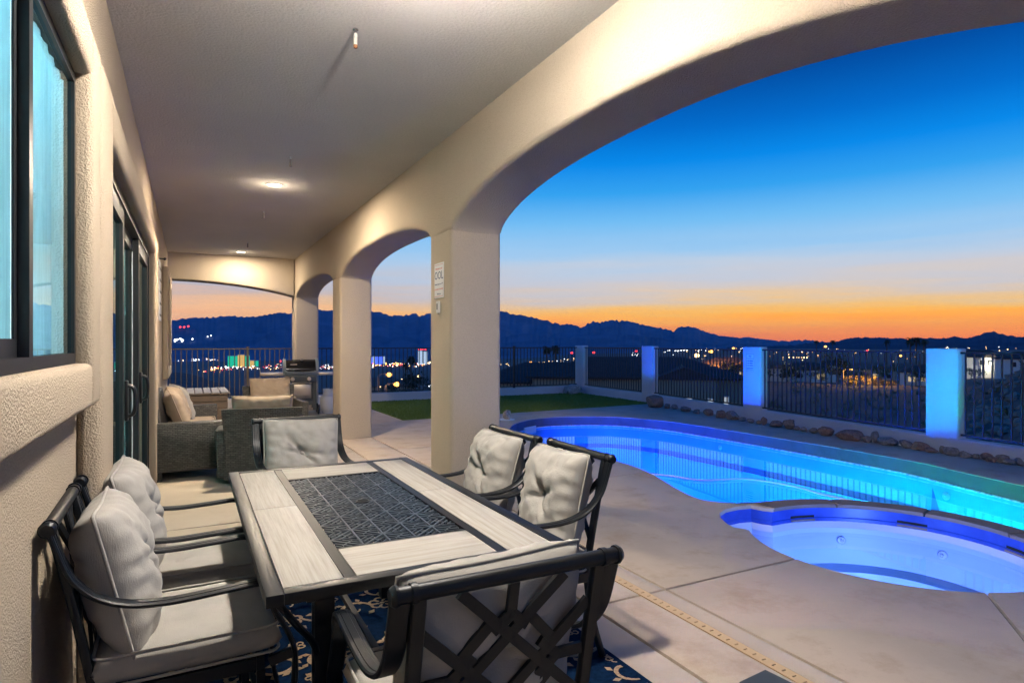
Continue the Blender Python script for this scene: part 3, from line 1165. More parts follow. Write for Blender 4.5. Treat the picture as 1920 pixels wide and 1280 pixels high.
# room behind
mb = MB()
mb.quad([mb.bm.verts.new(p) for p in ((-4, -4, 0), (-4, 13.7, 0), (-4, 13.7, ZC), (-4, -4, ZC))])
mb.quad([mb.bm.verts.new(p) for p in ((-4, -4, 0), (xw0 - .001, -4, 0), (xw0 - .001, -4, ZC), (-4, -4, ZC))])
mb.quad([mb.bm.verts.new(p) for p in ((-4, 13.7, 0), (xw0 - .001, 13.7, 0), (xw0 - .001, 13.7, ZC), (-4, 13.7, ZC))])
mb.quad([mb.bm.verts.new(p) for p in ((-4, -4, .001), (xw0 - .001, -4, .001), (xw0 - .001, 13.7, .001), (-4, 13.7, .001))])
mb.build('room', 'room_wall', house, fix=False)

lamp_point('room_fill', (-2.6, 2.2, 2.3), 420, (1, .97, .92), .2)  # unseen fill lights added indoors to brighten the window and door glass
lamp_point('room_fill', (-2.6, 6.0, 2.3), 480, (1, .97, .92), .2)
# ceiling downlights in one row; the row goes on over the table and behind
LIGHTS = [(.84, 7.40), (.88, 13.15), (.84, 2.25)]
LLAB = ['lit round downlight in the patio ceiling, the nearer of the two in view', 'lit round downlight in the patio ceiling close to the end arch', 'lit round downlight in the patio ceiling above the dining table']
LP = [140, 65, 64]
LC = [(1, .83, .62), (1, .83, .62), (1, .92, .83)]
for (x, y), lab, pw, lc in zip(LIGHTS, LLAB, LP, LC):
    t_ = thing('ceiling_light', lab, 'ceiling light', (x, y, ZC), 0, 'downlights along the patio ceiling')
    mb = MB(); mb.lathe([(.075, 0), (.098, 0), (.098, -.006), (.088, -.010), (.075, -.006)], 32, cap=False); mb.build('trim_ring', 'white_plastic', t_, smooth=40)
    mb = MB(); mb.lathe([(.074, -.001), (.074, -.004), (.001, -.0045)], 32); mb.build('lens', 'lamp_disc', t_)
    l = lamp_area('downlight_and_fill', (x, y, ZC - .012), (x, y, 0), pw, lc, .13)
    lamp_point('downlight_and_fill', (x, y, ZC - (.25 if y < 5 else .16)), pw * (2.3 if y < 5 else .03), lc, .07)   # lens spill; over the table an added fill that brightens the ceiling
# pipe ends hanging from the ceiling
for i, (x, y, L) in enumerate([(.83, 3.52, .085), (.85, 6.21, .075), (.88, 8.95, .07), (.90, 11.82, .07)]):
    t_ = thing('ceiling_hook', ['flaking white pipe stub with a rusty end hanging over the dining table', 'dark pipe stub hanging just in front of the nearer downlight', 'dull grey pipe stub hanging midway between the two lit downlights', 'small pipe stub hanging close to the downlight by the end arch'][i], 'pipe stub', (x, y, ZC), 0, 'pipe stubs in a row along the ceiling')
    mb = MB(); mb.lathe([(.016, 0), (.016, -.006), (.009, -.010), (.009, -.025)], 12); mb.build('flange', 'aluminium' if i else 'chrome', t_, smooth=40)
    mb = MB(); mb.lathe([(.010, -.0255), (.0105, -.04), (.0105, -L - .005)], 12); mb.build('pipe', 'old_white' if i == 0 else 'pole_metal', t_, smooth=40)
    mb = MB(); mb.lathe([(.012, -L - .0055), (.012, -L - .02), (.007, -L - .024)], 10); mb.build('tip', 'rust_steel' if i == 0 else 'pole_metal', t_, smooth=40)

# pool sign and little thermometer box on the column
t_ = thing('pool_sign', 'white sign reading OOL in dark blue letters on the column', 'sign', (XI - .001, 5.20, 1.985))
mb = MB(); mb.box(-.006, 0, -.112, .112, -.155, .155, None, .002); mb.build('board', 'sign_white', t_)
def signM(z, sx=1.0):
    # text faces -X (towards the patio); reading direction runs towards -Y
    return Matrix.Translation((-.0065, 0, z)) @ Matrix(((0, 0, -1, 0), (-sx, 0, 0, 0), (0, 1, 0, 0), (0, 0, 0, 1)))
text('Welcome to our', .024, 'lettering', 'ink_red', t_, signM(.105))
text('OOL', .10, 'lettering', 'ink_blue', t_, signM(.042))
text('Notice there is no "P"', .022, 'lettering', 'ink_blue', t_, signM(-.032))
text("LET'S KEEP IT THAT WAY", .0185, 'lettering', 'ink_red', t_, signM(-.078))
text('Thank you', .022, 'lettering', 'ink_blue', t_, signM(-.118))
for a, b, c, d in ((-.10, .10, .138, .141), (-.10, .10, -.141, -.138)):
    mb = MB(); mb.box(-.0068, -.0061, a, b, c, d); mb.build('border_line', 'ink_red', t_)
t_ = thing('doorbell_box', 'small white box with a dark slot on the column under the pool sign', 'switch box', (XI - .001, 5.21, 1.75))
mb = MB(); mb.box(-.018, 0, -.032, .032, -.052, .052, None, .004); mb.build('housing', 'white_plastic', t_)
mb = MB(); mb.box(-.0205, -.0182, -.008, .008, -.024, .030); mb.build('slot', 'dark_slot', t_)
mb = MB(); mb.box(-.012, -.001, -.012, .012, -.068, -.0522); mb.build('stem', 'pole_metal', t_)

# pool rules sign on its pillar
t_ = thing('pool_rules_sign', 'small white pool rules sign with dark blue lines on a fence pillar', 'sign', (9.2495, 8.215, 1.065), 0)
mb = MB(); mb.box(-.008, 0, -.095, .095, -.165, .165, None, .002); mb.build('board', 'sign_white', t_)
def rulesM(z, x=0):
    return Matrix.Translation((-.0086, x, z)) @ Matrix(((0, 0, -1, 0), (-1, 0, 0, 0), (0, 1, 0, 0), (0, 0, 0, 1)))
text('POOL RULES', .029, 'lettering', 'ink_blue', t_, rulesM(.075))
for i, z in enumerate((.032, -.010, -.052)):
    for x0_, x1_ in ((.078, .060), (.048, .022), (.012, -.066 + .006 * (i % 2))):
        mb = MB(); mb.box(-.0092, -.0083, min(x0_, x1_), max(x0_, x1_), z - .008, z + .008); mb.build('rule_line', 'ink_blue', t_)
for z in (-.095, -.125):
    mb = MB(); mb.box(-.0092, -.0083, -.07, .08, z - .005, z + .005); mb.build('rule_line', 'ink_blue', t_)
for a, b, c, d in ((-.09, .09, .157, .161), (-.09, .09, -.161, -.157), (-.09, -.087, -.1565, .1565), (.087, .09, -.1565, .1565)):
    mb = MB(); mb.box(-.0091, -.0083, a, b, c, d); mb.build('border_line', 'ink_blue', t_)
mb = MB(); mb.tube(crom([(-.0088, .03, .125), (-.0088, .015, .115), (-.0088, .0, .118), (-.0088, -.018, .112), (-.0088, -.022, .135)], 4), .004, 5); mb.sphere((-.0085, .012, .132), .006, 1); mb.build('swimmer_mark', 'ink_blue', t_)

# banner on the house wall
t_ = thing('wall_banner', 'narrow white wall hanging on a black bracket beyond the sliding door', 'wall hanging', (WALL_X, 9.9, 0))
mb = MB(); mb.bar((.0, 0, 2.60), (.07, 0, 2.60), .02, .02); mb.sphere((.075, 0, 2.60), .022, 1); mb.build('bracket', 'black_plastic', t_)
mb = MB(); mb.box(.008, .022, -.30, .30, 1.74, 2.56); mb.build('panel', 'sign_white', t_)
mb = MB()
for z in (1.80, 1.96, 2.12, 2.28, 2.44):
    mb.box(.0222, .0245, -.24, .24, z, z + .03)
mb.build('print', 'grill_dark', t_)

# ------------------------------------------------------------------ perimeter fence: low wall, pillars, iron panels
fw_ = structure(thing('low_wall', None, None))
def wallrun(P, th, z0, z1, name):
    for a, b in zip(P, P[1:]):
        mb = MB(); mb.bar((a[0], a[1], (z0 + z1) / 2), (b[0], b[1], (z0 + z1) / 2), th, z1 - z0)
        bmesh.ops.bevel(mb.bm, geom=[e for e in mb.bm.edges], offset=.012, segments=2, affect='EDGES')
        mb.build(name, 'stucco_fence', fw_, smooth=50)
FX = [(p[0] + .10, p[1]) for p in FENCE]
wallrun([FX[0], FX[1], FX[2], FX[3], (FX[4][0], FX[4][1] - .05)], .2, -.6, .2, 'wall_run')
wallrun([(-4, 15.12), (FX[4][0] - .09, 15.12)], .2, -.6, .2, 'wall_run')
PL = ['white fence pillar at the far right edge of the pool terrace', 'blue lit fence pillar, the nearest and largest in view', 'fence pillar that carries the white pool rules sign',
      'pale fence pillar behind the big reddish rock at the lawn edge', 'pale fence pillar at the far corner of the lawn']
for i, (x, y) in enumerate(FENCE):
    t_ = thing('fence_pillar', PL[i], 'pillar', (x, y, 0), R(0), 'pillars of the pool fence')
    mb = MB(); mb.box(0, .2, -.2, .2, .0, 1.36, None, .018); mb.build('shaft', 'stucco_fence', t_, smooth=50)
def panel(a, b, label, z0=.2, z1=1.315, pitch=.104, posts=(), paint='black_fence'):
    a = Vector((*a, 0)); b = Vector((*b, 0)); d = (b - a); L = d.length; d.normalize()
    t_ = thing('fence_panel', label, 'fence', a, math.atan2(d.y, d.x), 'iron fence panels round the terrace')
    mb = MB(); mb.box(0, L, -.019, .019, z1 - .026, z1); mb.build('top_rail', paint, t_)
    mb = MB(); mb.box(0, L, -.017, .017, z0 + .035, z0 + .06); mb.build('bottom_rail', paint, t_)
    N = int(L / pitch)
    me = None
    for k in range(N):
        x = (k + .5) * L / N
        if any(abs(x - p) < .05 for p in posts):
            continue
        if me is None:
            mb = MB(); mb.box(-.0085, .0085, -.0085, .0085, z0 + .06, z1 - .026)
            o = mb.build('picket', paint, t_)
            me = o.data
        else:
            o = bpy.data.objects.new('picket', me); COL.objects.link(o); o.parent = t_
        o.location = (x, 0, 0)
    for p in posts:
        mb = MB(); mb.box(p - .026, p + .026, -.026, .026, z0 - .02, z1 + .02); mb.box(p - .032, p + .032, -.032, .032, z1 + .02, z1 + .034)
        mb.build('post', paint, t_)
F = [(p[0] + .1, p[1]) for p in FENCE]
FLAB = ['black iron fence panel right of the blue lit pillar', 'black iron fence panel between the pool rules pillar and the blue lit pillar', 'black iron fence panel between the reddish boulder and the pool rules pillar', 'black iron fence panel between the two pale pillars by the lawn']
for i in range(4):
    a = Vector(F[i]); b = Vector(F[i + 1]); d = (b - a).normalized()
    panel(a + d * .203, b - d * .203, FLAB[i])
panel((2.3, 15.12), (9.94, 15.12), 'black iron fence along the back of the lawn', posts=(1.6, 3.6, 5.6))
panel((-4, 15.12), (2.3, 15.12), 'iron fence seen through the end arch of the patio', posts=(1.0, 3.1, 5.15), paint='lamplit_fence')

# rocks along the foot of the low wall
ROCKS = [(9.22,10.84,0.40,0.27),(9.28,10.51,0.16,0.11),(9.33,10.34,0.15,0.11),(9.19,9.85,0.24,0.12),(9.15,9.48,0.18,0.09),(9.11,9.13,0.21,0.13),(9.03,8.75,0.23,0.15),(9.00,8.41,0.26,0.17),(9.00,8.17,0.12,0.08),(8.93,7.93,0.15,0.08),(8.94,7.75,0.11,0.07),(8.92,7.63,0.11,0.14),(8.90,7.36,0.25,0.11),(8.87,7.07,0.21,0.17),(8.87,6.92,0.12,0.07),(8.83,6.75,0.13,0.08),(8.79,6.56,0.14,0.09),(8.75,6.31,0.23,0.14),(8.69,5.86,0.37,0.15),(8.70,5.62,0.16,0.09),(8.74,5.52,0.12,0.17),(8.70,5.30,0.26,0.12),(8.69,5.06,0.22,0.11),(8.68,4.88,0.22,0.11),(8.63,4.70,0.16,0.07),(8.67,4.59,0.09,0.10),(8.62,4.46,0.18,0.11),(8.63,4.30,0.15,0.08),(8.65,4.19,0.09,0.06),(8.66,4.08,0.14,0.09),(8.58,3.99,0.13,0.07),(8.64,3.90,0.16,0.10),(8.57,3.80,0.11,0.07),(8.64,3.72,0.14,0.09),(8.66,3.58,0.13,0.11),(8.60,3.44,.14,.08),(8.58,3.30,.17,.1),(8.56,3.12,.15,.09)]
def rock_obj(x, y, w, h, seed, mat, label, z=0, rz=None, group=None, name='rock'):
    rn = random.Random(seed)
    mb = MB()
    vs = mb.sphere((0, 0, 0), .5, 3)
    o3 = Vector((seed * 3.1, seed * 1.7, 0))
    cuts = [(Vector((rn.gauss(0, 1), rn.gauss(0, 1), rn.gauss(0, .8))).normalized(), rn.uniform(.27, .42)) for _ in range(7)]
    for v in vs:
        p = v.co.copy()
        for n_, d_ in cuts:
            e = p.dot(n_) - d_
            if e > 0:
                p -= n_ * e * .92
        k = 1 + .16 * noise.noise(p * 3.2 + o3) + .07 * noise.noise(p * 8 + o3)
        v.co = p * k
    zs = [v.co.z for v in vs]; xs_ = [v.co.x for v in vs]; ys_ = [v.co.y for v in vs]
    z0_, z1_ = min(zs), max(zs)
    for v in vs:
        v.co = Vector((v.co.x / (max(xs_) - min(xs_)) * w * rn.uniform(1, 1.0) * .85, v.co.y / (max(ys_) - min(ys_)) * w, (v.co.z - z0_) / (z1_ - z0_) * h * 1.12 - h * .12))
    o = mb.build(name, mat, smooth=32)
    o.location = (x, y, z)
    o.rotation_euler = (0, 0, rz if rz is not None else rn.uniform(-.4, .4))
    tag(o, label, 'rock', group)
    return o
CN = [('rock_rust', 'rust red'), ('rock_brown', 'brown'), ('rock_grey', 'purplish grey'), ('rock_brown', 'brown')]
ORD = ['first', 'second', 'third', 'fourth', 'fifth', 'sixth', 'seventh', 'eighth', 'ninth', 'tenth', 'eleventh', 'twelfth', 'thirteenth', 'fourteenth', 'fifteenth', 'sixteenth', 'seventeenth', 'eighteenth']
iC = [i for i, r in enumerate(ROCKS) if r[1] > 8.2]
for i, (x, y, w, h) in enumerate(ROCKS):
    m_, cn = CN[(i * 7 + i // 3) % 4]
    if i == 0:
        lab = 'largest reddish boulder at the start of the rock row beside the lawn'; m_ = 'rock_rust'
    elif y > 8.2:
        k = i; lab = f'{cn} rock, {ORD[k - 1]} along the wall foot after the big reddish boulder'
    elif y > 4.64:
        k = i - len(iC); lab = f'{cn} rock, {ORD[k]} to the right of the pillar with the pool rules sign'
    else:
        k = sum(1 for r in ROCKS[:i] if r[1] <= 4.64); lab = f'{cn} rock, {ORD[k]} to the right of the blue lit pillar'
    rock_obj(x, y, w, h, i + 5, m_, lab, group='rocks along the foot of the low wall')
rock_obj(9.55, 14.75, .62, .27, 77, 'rock_pale', 'big pale boulder in the far corner of the lawn', .01)
rock_obj(5.25, 10.33, .17, .17, 88, 'rock_pale', 'single pale stone standing on the skimmer lid at the pool edge', .012)
mb = MB(); mb.lathe([(.15, .0005), (.15, .010), (.146, .012), (.001, .0122)], 28)
o = mb.build('skimmer_lid', 'sign_white', smooth=40); o.location = (5.25, 10.34, 0)
tag(o, 'round pale skimmer lid set in the deck under the single stone', 'lid')

# pool hose lying in the water
mb = MB()
mb.tube(crom([(4.9, 6.15, -.18), (5.15, 5.85, -.18), (5.35, 5.45, -.18), (5.85, 5.25, -.18), (6.02, 4.75, -.18), (5.98, 4.35, -.18), (6.02, 3.95, -.18)], 10), .011, 6)
h_ = mb.build('pool_hose', 'hose_plastic', smooth=180)
tag(h_, 'thin pale cleaner hose winding across the pool water', 'hose')
mb = MB()
mb.tube(crom([(6.022, 3.94, -.18), (6.08, 3.6, -.18), (6.12, 3.3, -.19), (6.05, 3.1, -.20), (5.94, 2.98, -.21)], 8), .012, 6)
mb.build('leader_section', 'hose_dark', h_, smooth=180)

# ------------------------------------------------------------------ dining set
def pillow_mesh(mb, w, h, t, seed, button=True, n=38, corner=.06):
    """tufted pillow: x width, z height, y thickness"""
    o3 = Vector((seed * 5.3, seed * 2.1, 0))
    def P(u, v, sgn):
        e = (1 - abs(u) ** 3.2) * (1 - abs(v) ** 3.2)
        f = max(0, e) ** .46
        x = w / 2 * u * (1 - .055 * (1 - v * v) * abs(u)) * (1 - .03 * abs(v) ** 6)
        z = h / 2 * v * (1 - .055 * (1 - u * u) * abs(v)) * (1 - .03 * abs(u) ** 6)
        q = Vector((u * 1.6, v * 1.6, sgn * 2.0)) + o3
        wr = .18 * noise.noise(q * 1.1) + .12 * noise.noise(q * 2.6) + .05 * noise.noise(q * 6)
        # puckers along the seam
        ed = max(abs(u), abs(v))
        pk = .17 * math.sin((u if abs(v) > abs(u) else v) * 21 + seed) * max(0, ed - .62) * 2.2 * (1 - ed ** 8)
        y = t / 2 * f * (1 + wr + pk)
        if button:
            r = math.hypot(u, v * h / w * 1.0)
            a = math.atan2(v, u)
            y -= t * .36 * math.exp(-(r / .17) ** 1.5) * (1 if sgn > 0 else .6)
            cr = max(0, math.cos(2 * (a - PI / 4 + .12 * math.sin(seed)))) ** 14 + .7 * max(0, math.cos(2 * (a + .3 * math.sin(seed * 2)))) ** 22
            y -= t * .22 * cr * math.exp(-(r / .5) ** 2) * (1 - math.exp(-(r / .08) ** 2)) * f
        return Vector((x, sgn * y, z))
    for sgn in (1, -1):
        V = [[mb.bm.verts.new(P(-1 + 2 * i / n, -1 + 2 * j / n, sgn)) for i in range(n + 1)] for j in range(n + 1)]
        for j in range(n):
            for i in range(n):
                mb.quad((V[j][i], V[j][i + 1], V[j + 1][i + 1], V[j + 1][i]))
    bmesh.ops.remove_doubles(mb.bm, verts=mb.bm.verts[:], dist=.0008)
    path = [P(u, -1, 1) for u in [-1 + .1 * k for k in range(20)]] + [P(1, v, 1) for v in [-1 + .1 * k for k in range(20)]] + [P(1 - .1 * k, 1, 1) for k in range(20)] + [P(-1, 1 - .1 * k, 1) for k in range(20)]
    return [Vector((p.x, 0, p.z)) for p in path], P
def back_cushion(parent, w, h, t, seed, mat, M, button=True, name='back_cushion'):
    mb = MB()
    path, P = pillow_mesh(mb, w, h, t, seed, button)
    mb.bm.transform(M)
    c = mb.build(name, mat, parent, smooth=180)
    mb = MB(); mb.tube(path, .0055, 6, closed=True); mb.bm.transform(M); mb.build('piping', mat, c, smooth=180)
    if button:
        y = P(0, 0, 1).y
        mb = MB(); mb.lathe([(.017, -.006), (.017, .004), (.012, .010), (.001, .012)], 14, Matrix.Translation((0, y, 0)) @ Matrix.Rotation(R(-90), 4, 'X')); mb.bm.transform(M); mb.build('button', mat, c, smooth=180)
    return c
def seat_cushion(parent, w, d, t, seed, mat, M, name='seat_cushion'):
    n = 30
    o3 = Vector((seed * 4.3, seed * 7.1, 0))
    mb = MB()
    def P(u, v, s):
        f = max(0, (1 - abs(u) ** 9) * (1 - abs(v) ** 9)) ** .4
        cr = .10 * (1 - u * u) * (1 - v * v)
        wr = .07 * noise.noise(Vector((u * 2.2, v * 2.2, s)) + o3)
        return Vector((w / 2 * u * (1 - .015 * (1 - abs(v))), d / 2 * v * (1 - .015 * (1 - abs(u))), s * t / 2 * f * (1 + (cr if s > 0 else 0) + wr)))
    def g(k):
        u = -1 + 2 * k / n
        return math.copysign(abs(u) ** .72, u)
    for s in (1, -1):
        V = [[mb.bm.verts.new(P(g(i), g(j), s)) for i in range(n + 1)] for j in range(n + 1)]
        for j in range(n):
            for i in range(n):
                mb.quad((V[j][i], V[j][i + 1], V[j + 1][i + 1], V[j + 1][i]))
    bmesh.ops.remove_doubles(mb.bm, verts=mb.bm.verts[:], dist=.0008)
    mb.bm.transform(M)
    c = mb.build(name, mat, parent, smooth=180)
    mb = MB()
    for zz in (t * .40, -t * .40):
        x, y, r = w / 2 - .006, d / 2 - .006, .035
        path = []
        for cx, cyy, st in ((x - r, y - r, 0), (-x + r, y - r, 90), (-x + r, -y + r, 180), (x - r, -y + r, 270)):
            for k in range(5):
                a = R(st + 90 * k / 4)
                path.append((cx + r * math.cos(a), cyy + r * math.sin(a), zz))
        mb.tube(path, .005, 6, closed=True)
    mb.bm.transform(M)
    mb.build('piping', mat, c, smooth=180)
    return c

def back_plane(z):
    """y of the back frame's mid plane at height z (slightly curved, leaning back)"""
    return -.225 - .10 * max(0, (z - .40) / .50) ** 1.15
def make_chair():
    t_ = thing('dining_chair', 'x', 'chair', (0, 0, 0), 0, 'metal dining chairs round the patio table')
    HW = .246
    # top rail with collars and caps
    yr, zr = back_plane(.90), .90
    mb = MB()
    mb.tube([(-HW - .035, yr, zr), (HW + .035, yr, zr)], .0185, 14)
    for s in (-1, 1):
        mb.tube([(s * (HW - .012), yr, zr), (s * (HW + .002), yr, zr)], .022, 14)
        mb.tube([(s * (HW + .030), yr, zr), (s * (HW + .036), yr, zr), (s * (HW + .046), yr, zr)], [.0225, .0235, .017], 14)
    mb.build('top_rail', 'charcoal_metal', t_, smooth=40)
    for s in (-1, 1):
        x = s * (HW - .018)
        pts = [(x, back_plane(z), z) for z in (.89, .78, .67, .56, .47, .40)] + [(x, -.235, .30), (x, -.262, .15), (x, -.31, .0)]
        mb = MB(); mb.strap(crom(pts, 4), .034, .022); mb.build('rear_leg', 'charcoal_metal', t_, smooth=35)
        x = s * (HW + .022)
        pts = [(x, yr, zr + .006), (x, -.305, .84), (x, -.272, .755), (x, -.215, .69), (x, -.13, .652), (x, -.02, .640), (x, .12, .645), (x, .215, .650), (x, .252, .640), (x, .262, .60), (x, .268, .56), (x, .300, .50), (x, .330, .43), (x, .338, .36), (x, .334, .22), (x, .345, .10), (x, .365, .006)]
        mb = MB(); mb.strap(crom(pts, 5), .048, .014, ridge=.002); mb.build('arm', 'charcoal_metal', t_, smooth=35)
    # lattice of the back
    mb = MB()
    Lx = HW - .035
    def pt(u, v):
        z = .455 + v * .42
        return (u * Lx, back_plane(z) + .0, z)
    seg = [((-.62, 1), (1, .22)), ((-1, .80), (.62, 0)), ((.62, 1), (-1, .22)), ((1, .80), (-.62, 0)),
           ((0, 1), (0, .83)), ((0, .83), (-.20, .745)), ((0, .83), (.20, .745)), ((0, 0), (0, .17)), ((0, .17), (-.20, .255)), ((0, .17), (.20, .255)),
           ((-1, .5), (-.66, .5)), ((-.66, .5), (-.42, .39)), ((-.66, .5), (-.42, .61)), ((1, .5), (.66, .5)), ((.66, .5), (.42, .39)), ((.66, .5), (.42, .61)),
           ((-1, 0), (1, 0)), ((-.215, .805), (-.595, .6)), ((.595, .415), (.215, .2)), ((.215, .805), (.595, .6)), ((-.595, .415), (-.215, .2))]
    for i, (a, b) in enumerate(seg):
        pa, pb = Vector(pt(*a)), Vector(pt(*b))
        e = .0006 * (i % 5)
        pa.y += e; pb.y += e
        mb.bar(pa, pb, .011, .026, up=Vector((pb.x - pa.x, 0, pb.z - pa.z)).cross(Vector((0, 1, 0))), ext=.004)
    mb.build('back_lattice', 'charcoal_metal', t_)
    # seat frame
    mb = MB()
    mb.box(-HW + .0, HW, .222, .246, .355, .395); mb.box(-HW, HW, -.246, -.222, .355, .395)
    for s in (-1, 1):
        mb.box(s * (HW - .012) - .011, s * (HW - .012) + .011, -.221, .221, .355, .395)
        mb.bar((s * (HW - .004), .262, .375), (s * (HW + .016), .332, .40), .02, .03)
    for k in range(4):
        mb.box(-HW + .025, HW - .025, -.17 + k * .11, -.14 + k * .11, .378, .392)
    mb.bar((-HW + .02, .24, .20), (HW - .02, .24, .20), .015, .02)
    mb.build('seat_frame', 'charcoal_metal', t_)
    for s in (-1, 1):
        mb = MB(); mb.bar((s * (HW - .01), .235, .355), (s * (HW - .02), .235, .005), .026, .026); mb.build('front_leg', 'charcoal_metal', t_)
    return t_
def cushions(t_, seed):
    seat_cushion(t_, .51, .53, .105, seed, 'linen', Matrix.Translation((0, .035, .452)))
    M = Matrix.Translation((0, -.178 + .008 * math.sin(seed), .688)) @ Matrix.Rotation(R(14 + 1.5 * math.sin(seed * 3)), 4, 'X') @ Matrix.Rotation(R(2.0 * math.sin(seed * 5)), 4, 'Y')
    back_cushion(t_, .49, .465, .20, seed, 'linen', M)
chair0 = make_chair()
CH = [((.655, 1.57), 0, 'dining chair at the near end of the table, its dark lattice back towards the viewer'),
      ((-.035, 2.42), -90, 'dining chair against the house wall nearest the viewer, left of the table'),
      ((-.035, 3.08), -90, 'dining chair by the house wall farther along, behind the nearest wall side chair'),
      ((1.365, 2.56), 90, 'dining chair on the pool side of the table, the nearer one of that pair'),
      ((1.335, 3.17), 90, 'dining chair on the pool side of the table, next to the big column'),
      ((.665, 4.13), 180, 'dining chair at the far end of the table, facing the viewer')]
first = True
made = []
for i, ((x, y), rz, lab) in enumerate(CH):
    c = chair0 if i == 0 else copy_tree(chair0)
    made.append(c)
    c.location = (x, y, .009)
    c.rotation_euler = (0, 0, R(rz + [0, 1.5, -1, -1.5, 1.2, 2][i]))
    c['label'] = lab
for i, c in enumerate(made):
    cushions(c, i + 1)

# table 1.83 x 0.98, stone tiles round a cast lattice
tb = thing('dining_table', 'charcoal metal dining table with pale stone tiles round a cast lattice centre', 'table', (.675, 2.725, .009))
TW, TL, TH = .468, .893, .731
mb = MB()
for s in (-1, 1):
    mb.box(s * TW - .024 if s > 0 else -TW - .024, s * TW + .024, -TL - .024, TL + .024, TH - .034, TH, None, .0018)
for s in (-1, 1):
    mb.box(-TW + .0245, TW - .0245, s * TL - .024, s * TL + .024, TH - .033, TH - .0003, None, .0018)
CWX, CL = .235, .585
for s in (-1, 1):
    mb.box(s * (CWX + .017) - .017, s * (CWX + .017) + .017, -TL + .0245, TL - .0245, TH - .02, TH - .002)
mb.box(-CWX + .001, CWX - .001, -CL - .016, -CL, TH - .02, TH - .003); mb.box(-CWX + .001, CWX - .001, CL, CL + .016, TH - .02, TH - .003)
mb.build('top_frame', 'charcoal_metal', tb, smooth=30)
def tile_piece(x0, x1, y0, y1, along):
    g = .0022
    mb = MB(); mb.box(x0 + g, x1 - g, y0 + g, y1 - g, TH - .012, TH - .0012, None, .0012)
    bm = mb.bm
    ox, oy = random.uniform(0, 50), random.uniform(0, 50)
    for f in bm.faces:
        for lp in f.loops:
            c = lp.vert.co
            a, b = (c.y, c.x) if along == 'y' else (c.x, c.y)
            lp[mb.uv].uv = (a + ox, b + oy)
    mb.build('tile', 'tile_stone', tb, smooth=30)
xa, xb = CWX + .034, TW - .024
for s in (-1, 1):
    x0, x1 = (xa, xb) if s > 0 else (-xb, -xa)
    tile_piece(x0, x1, -TL + .024, .055, 'y'); tile_piece(x0, x1, .055, TL - .024, 'y')
tile_piece(-CWX, CWX, -TL + .024, -CL - .016, 'x'); tile_piece(-CWX, CWX, CL + .016, TL - .024, 'x')
mb = MB()
for s in (-1, 1):                                                    # dark bed line between the tiles
    x0, x1 = (xa, xb) if s > 0 else (-xb, -xa)
    mb.box(x0, x1, -TL + .024, TL - .024, TH - .020, TH - .0125)
mb.box(-CWX, CWX, -TL + .024, -CL - .0162, TH - .020, TH - .0125); mb.box(-CWX, CWX, CL + .0162, TL - .024, TH - .020, TH - .0125)
mb.build('tile_tray', 'dark_slot', tb)
mb = MB()
nx, ny = 5, 12
cw, cl = 2 * CWX / nx, 2 * CL / ny
zt = TH - .004
for i in range(1, nx):
    x = -CWX + i * cw
    mb.box(x - .003, x + .003, -CL, CL, zt - .010, zt)
for j in range(1, ny):
    y = -CL + j * cl
    mb.box(-CWX, CWX, y - .0025, y + .0025, zt - .0102, zt - .0006)
for i in range(nx):
    for j in range(ny):
        cx, cyy = -CWX + (i + .5) * cw, -CL + (j + .5) * cl
        if abs(cx) < .01 and abs(cyy) < .05:
            pass
        fl = 1 if (i + j) % 2 else -1
        for k, (w_, off) in enumerate(((.0075, 0), (.0055, .021), (.0055, -.021))):
            dx, dy = cw / 2 * .93, cl / 2 * .93 * fl
            s1 = 1 - abs(off) * 22
            n_ = Vector((-dy, dx)).normalized() * off
            mb.bar((cx - dx * s1 + n_.x, cyy - dy * s1 + n_.y, zt - .0055 - k * .0004), (cx + dx * s1 + n_.x, cyy + dy * s1 + n_.y, zt - .0055 - k * .0004), w_, .009)
        mb.bar((cx - cw * .22, cyy + cl * .22 * fl, zt - .0062), (cx + cw * .22, cyy - cl * .22 * fl, zt - .0062), .006, .0085)
        for q in (-1, 1):
            mb.bar((cx + q * cw * .46, cyy - q * cl * .16 * fl, zt - .0066), (cx + q * cw * .16, cyy - q * cl * .46 * fl, zt - .0066), .005, .0085)
mb.build('lattice_panel', 'skylit_lattice', tb)
mb = MB()
ring = [(.030, -.001), (.030, .003), (.024, .004), (.023, -.001)]
mb.lathe(ring, 24, Matrix.Translation((0, 0, zt)), cap=False)
mb.build('umbrella_ring', 'charcoal_metal', tb, smooth=40)
mb = MB(); mb.lathe([(.0225, .0005), (.0225, .0032), (.001, .0034)], 20, Matrix.Translation((0, 0, zt))); mb.build('umbrella_hole', 'dark_slot', tb)
for sx in (-1, 1):
    for sy in (-1, 1):
        mb = MB()
        x, y = sx * .30, sy * .70
        mb.bar((x, y, .0), (x, y, TH - .034), .06, .06, up=(0, 1, 0))
        mb.tube(crom([(x, y, .34), (x + sx * .03, y + sy * .03, .48), (x + sx * .10, y + sy * .12, .60), (x + sx * .16, y + sy * .17, TH - .036)], 6), .011, 8)
        mb.tube(crom([(x, y, .36), (x - sx * .02, y - sy * .06, .52), (x - sx * .08, y - sy * .18, TH - .036)], 6), .010, 8)
        mb.build('leg', 'charcoal_metal', tb, smooth=35)
mb = MB()
for sy in (-1, 1):
    mb.box(-.27, .27, sy * .70 - .012, sy * .70 + .012, .16, .185)
mb.box(-.012, .012, -.69, .69, .1605, .1845)
for q in (-1, 1):
    mb.box(q * .36 - .015, q * .36 + .015, -.86, .86, TH - .060, TH - .0345)
    mb.box(-.34, .34, q * .70 - .015, q * .70 + .015, TH - .060, TH - .0345)
mb.build('stretcher', 'charcoal_metal', tb)

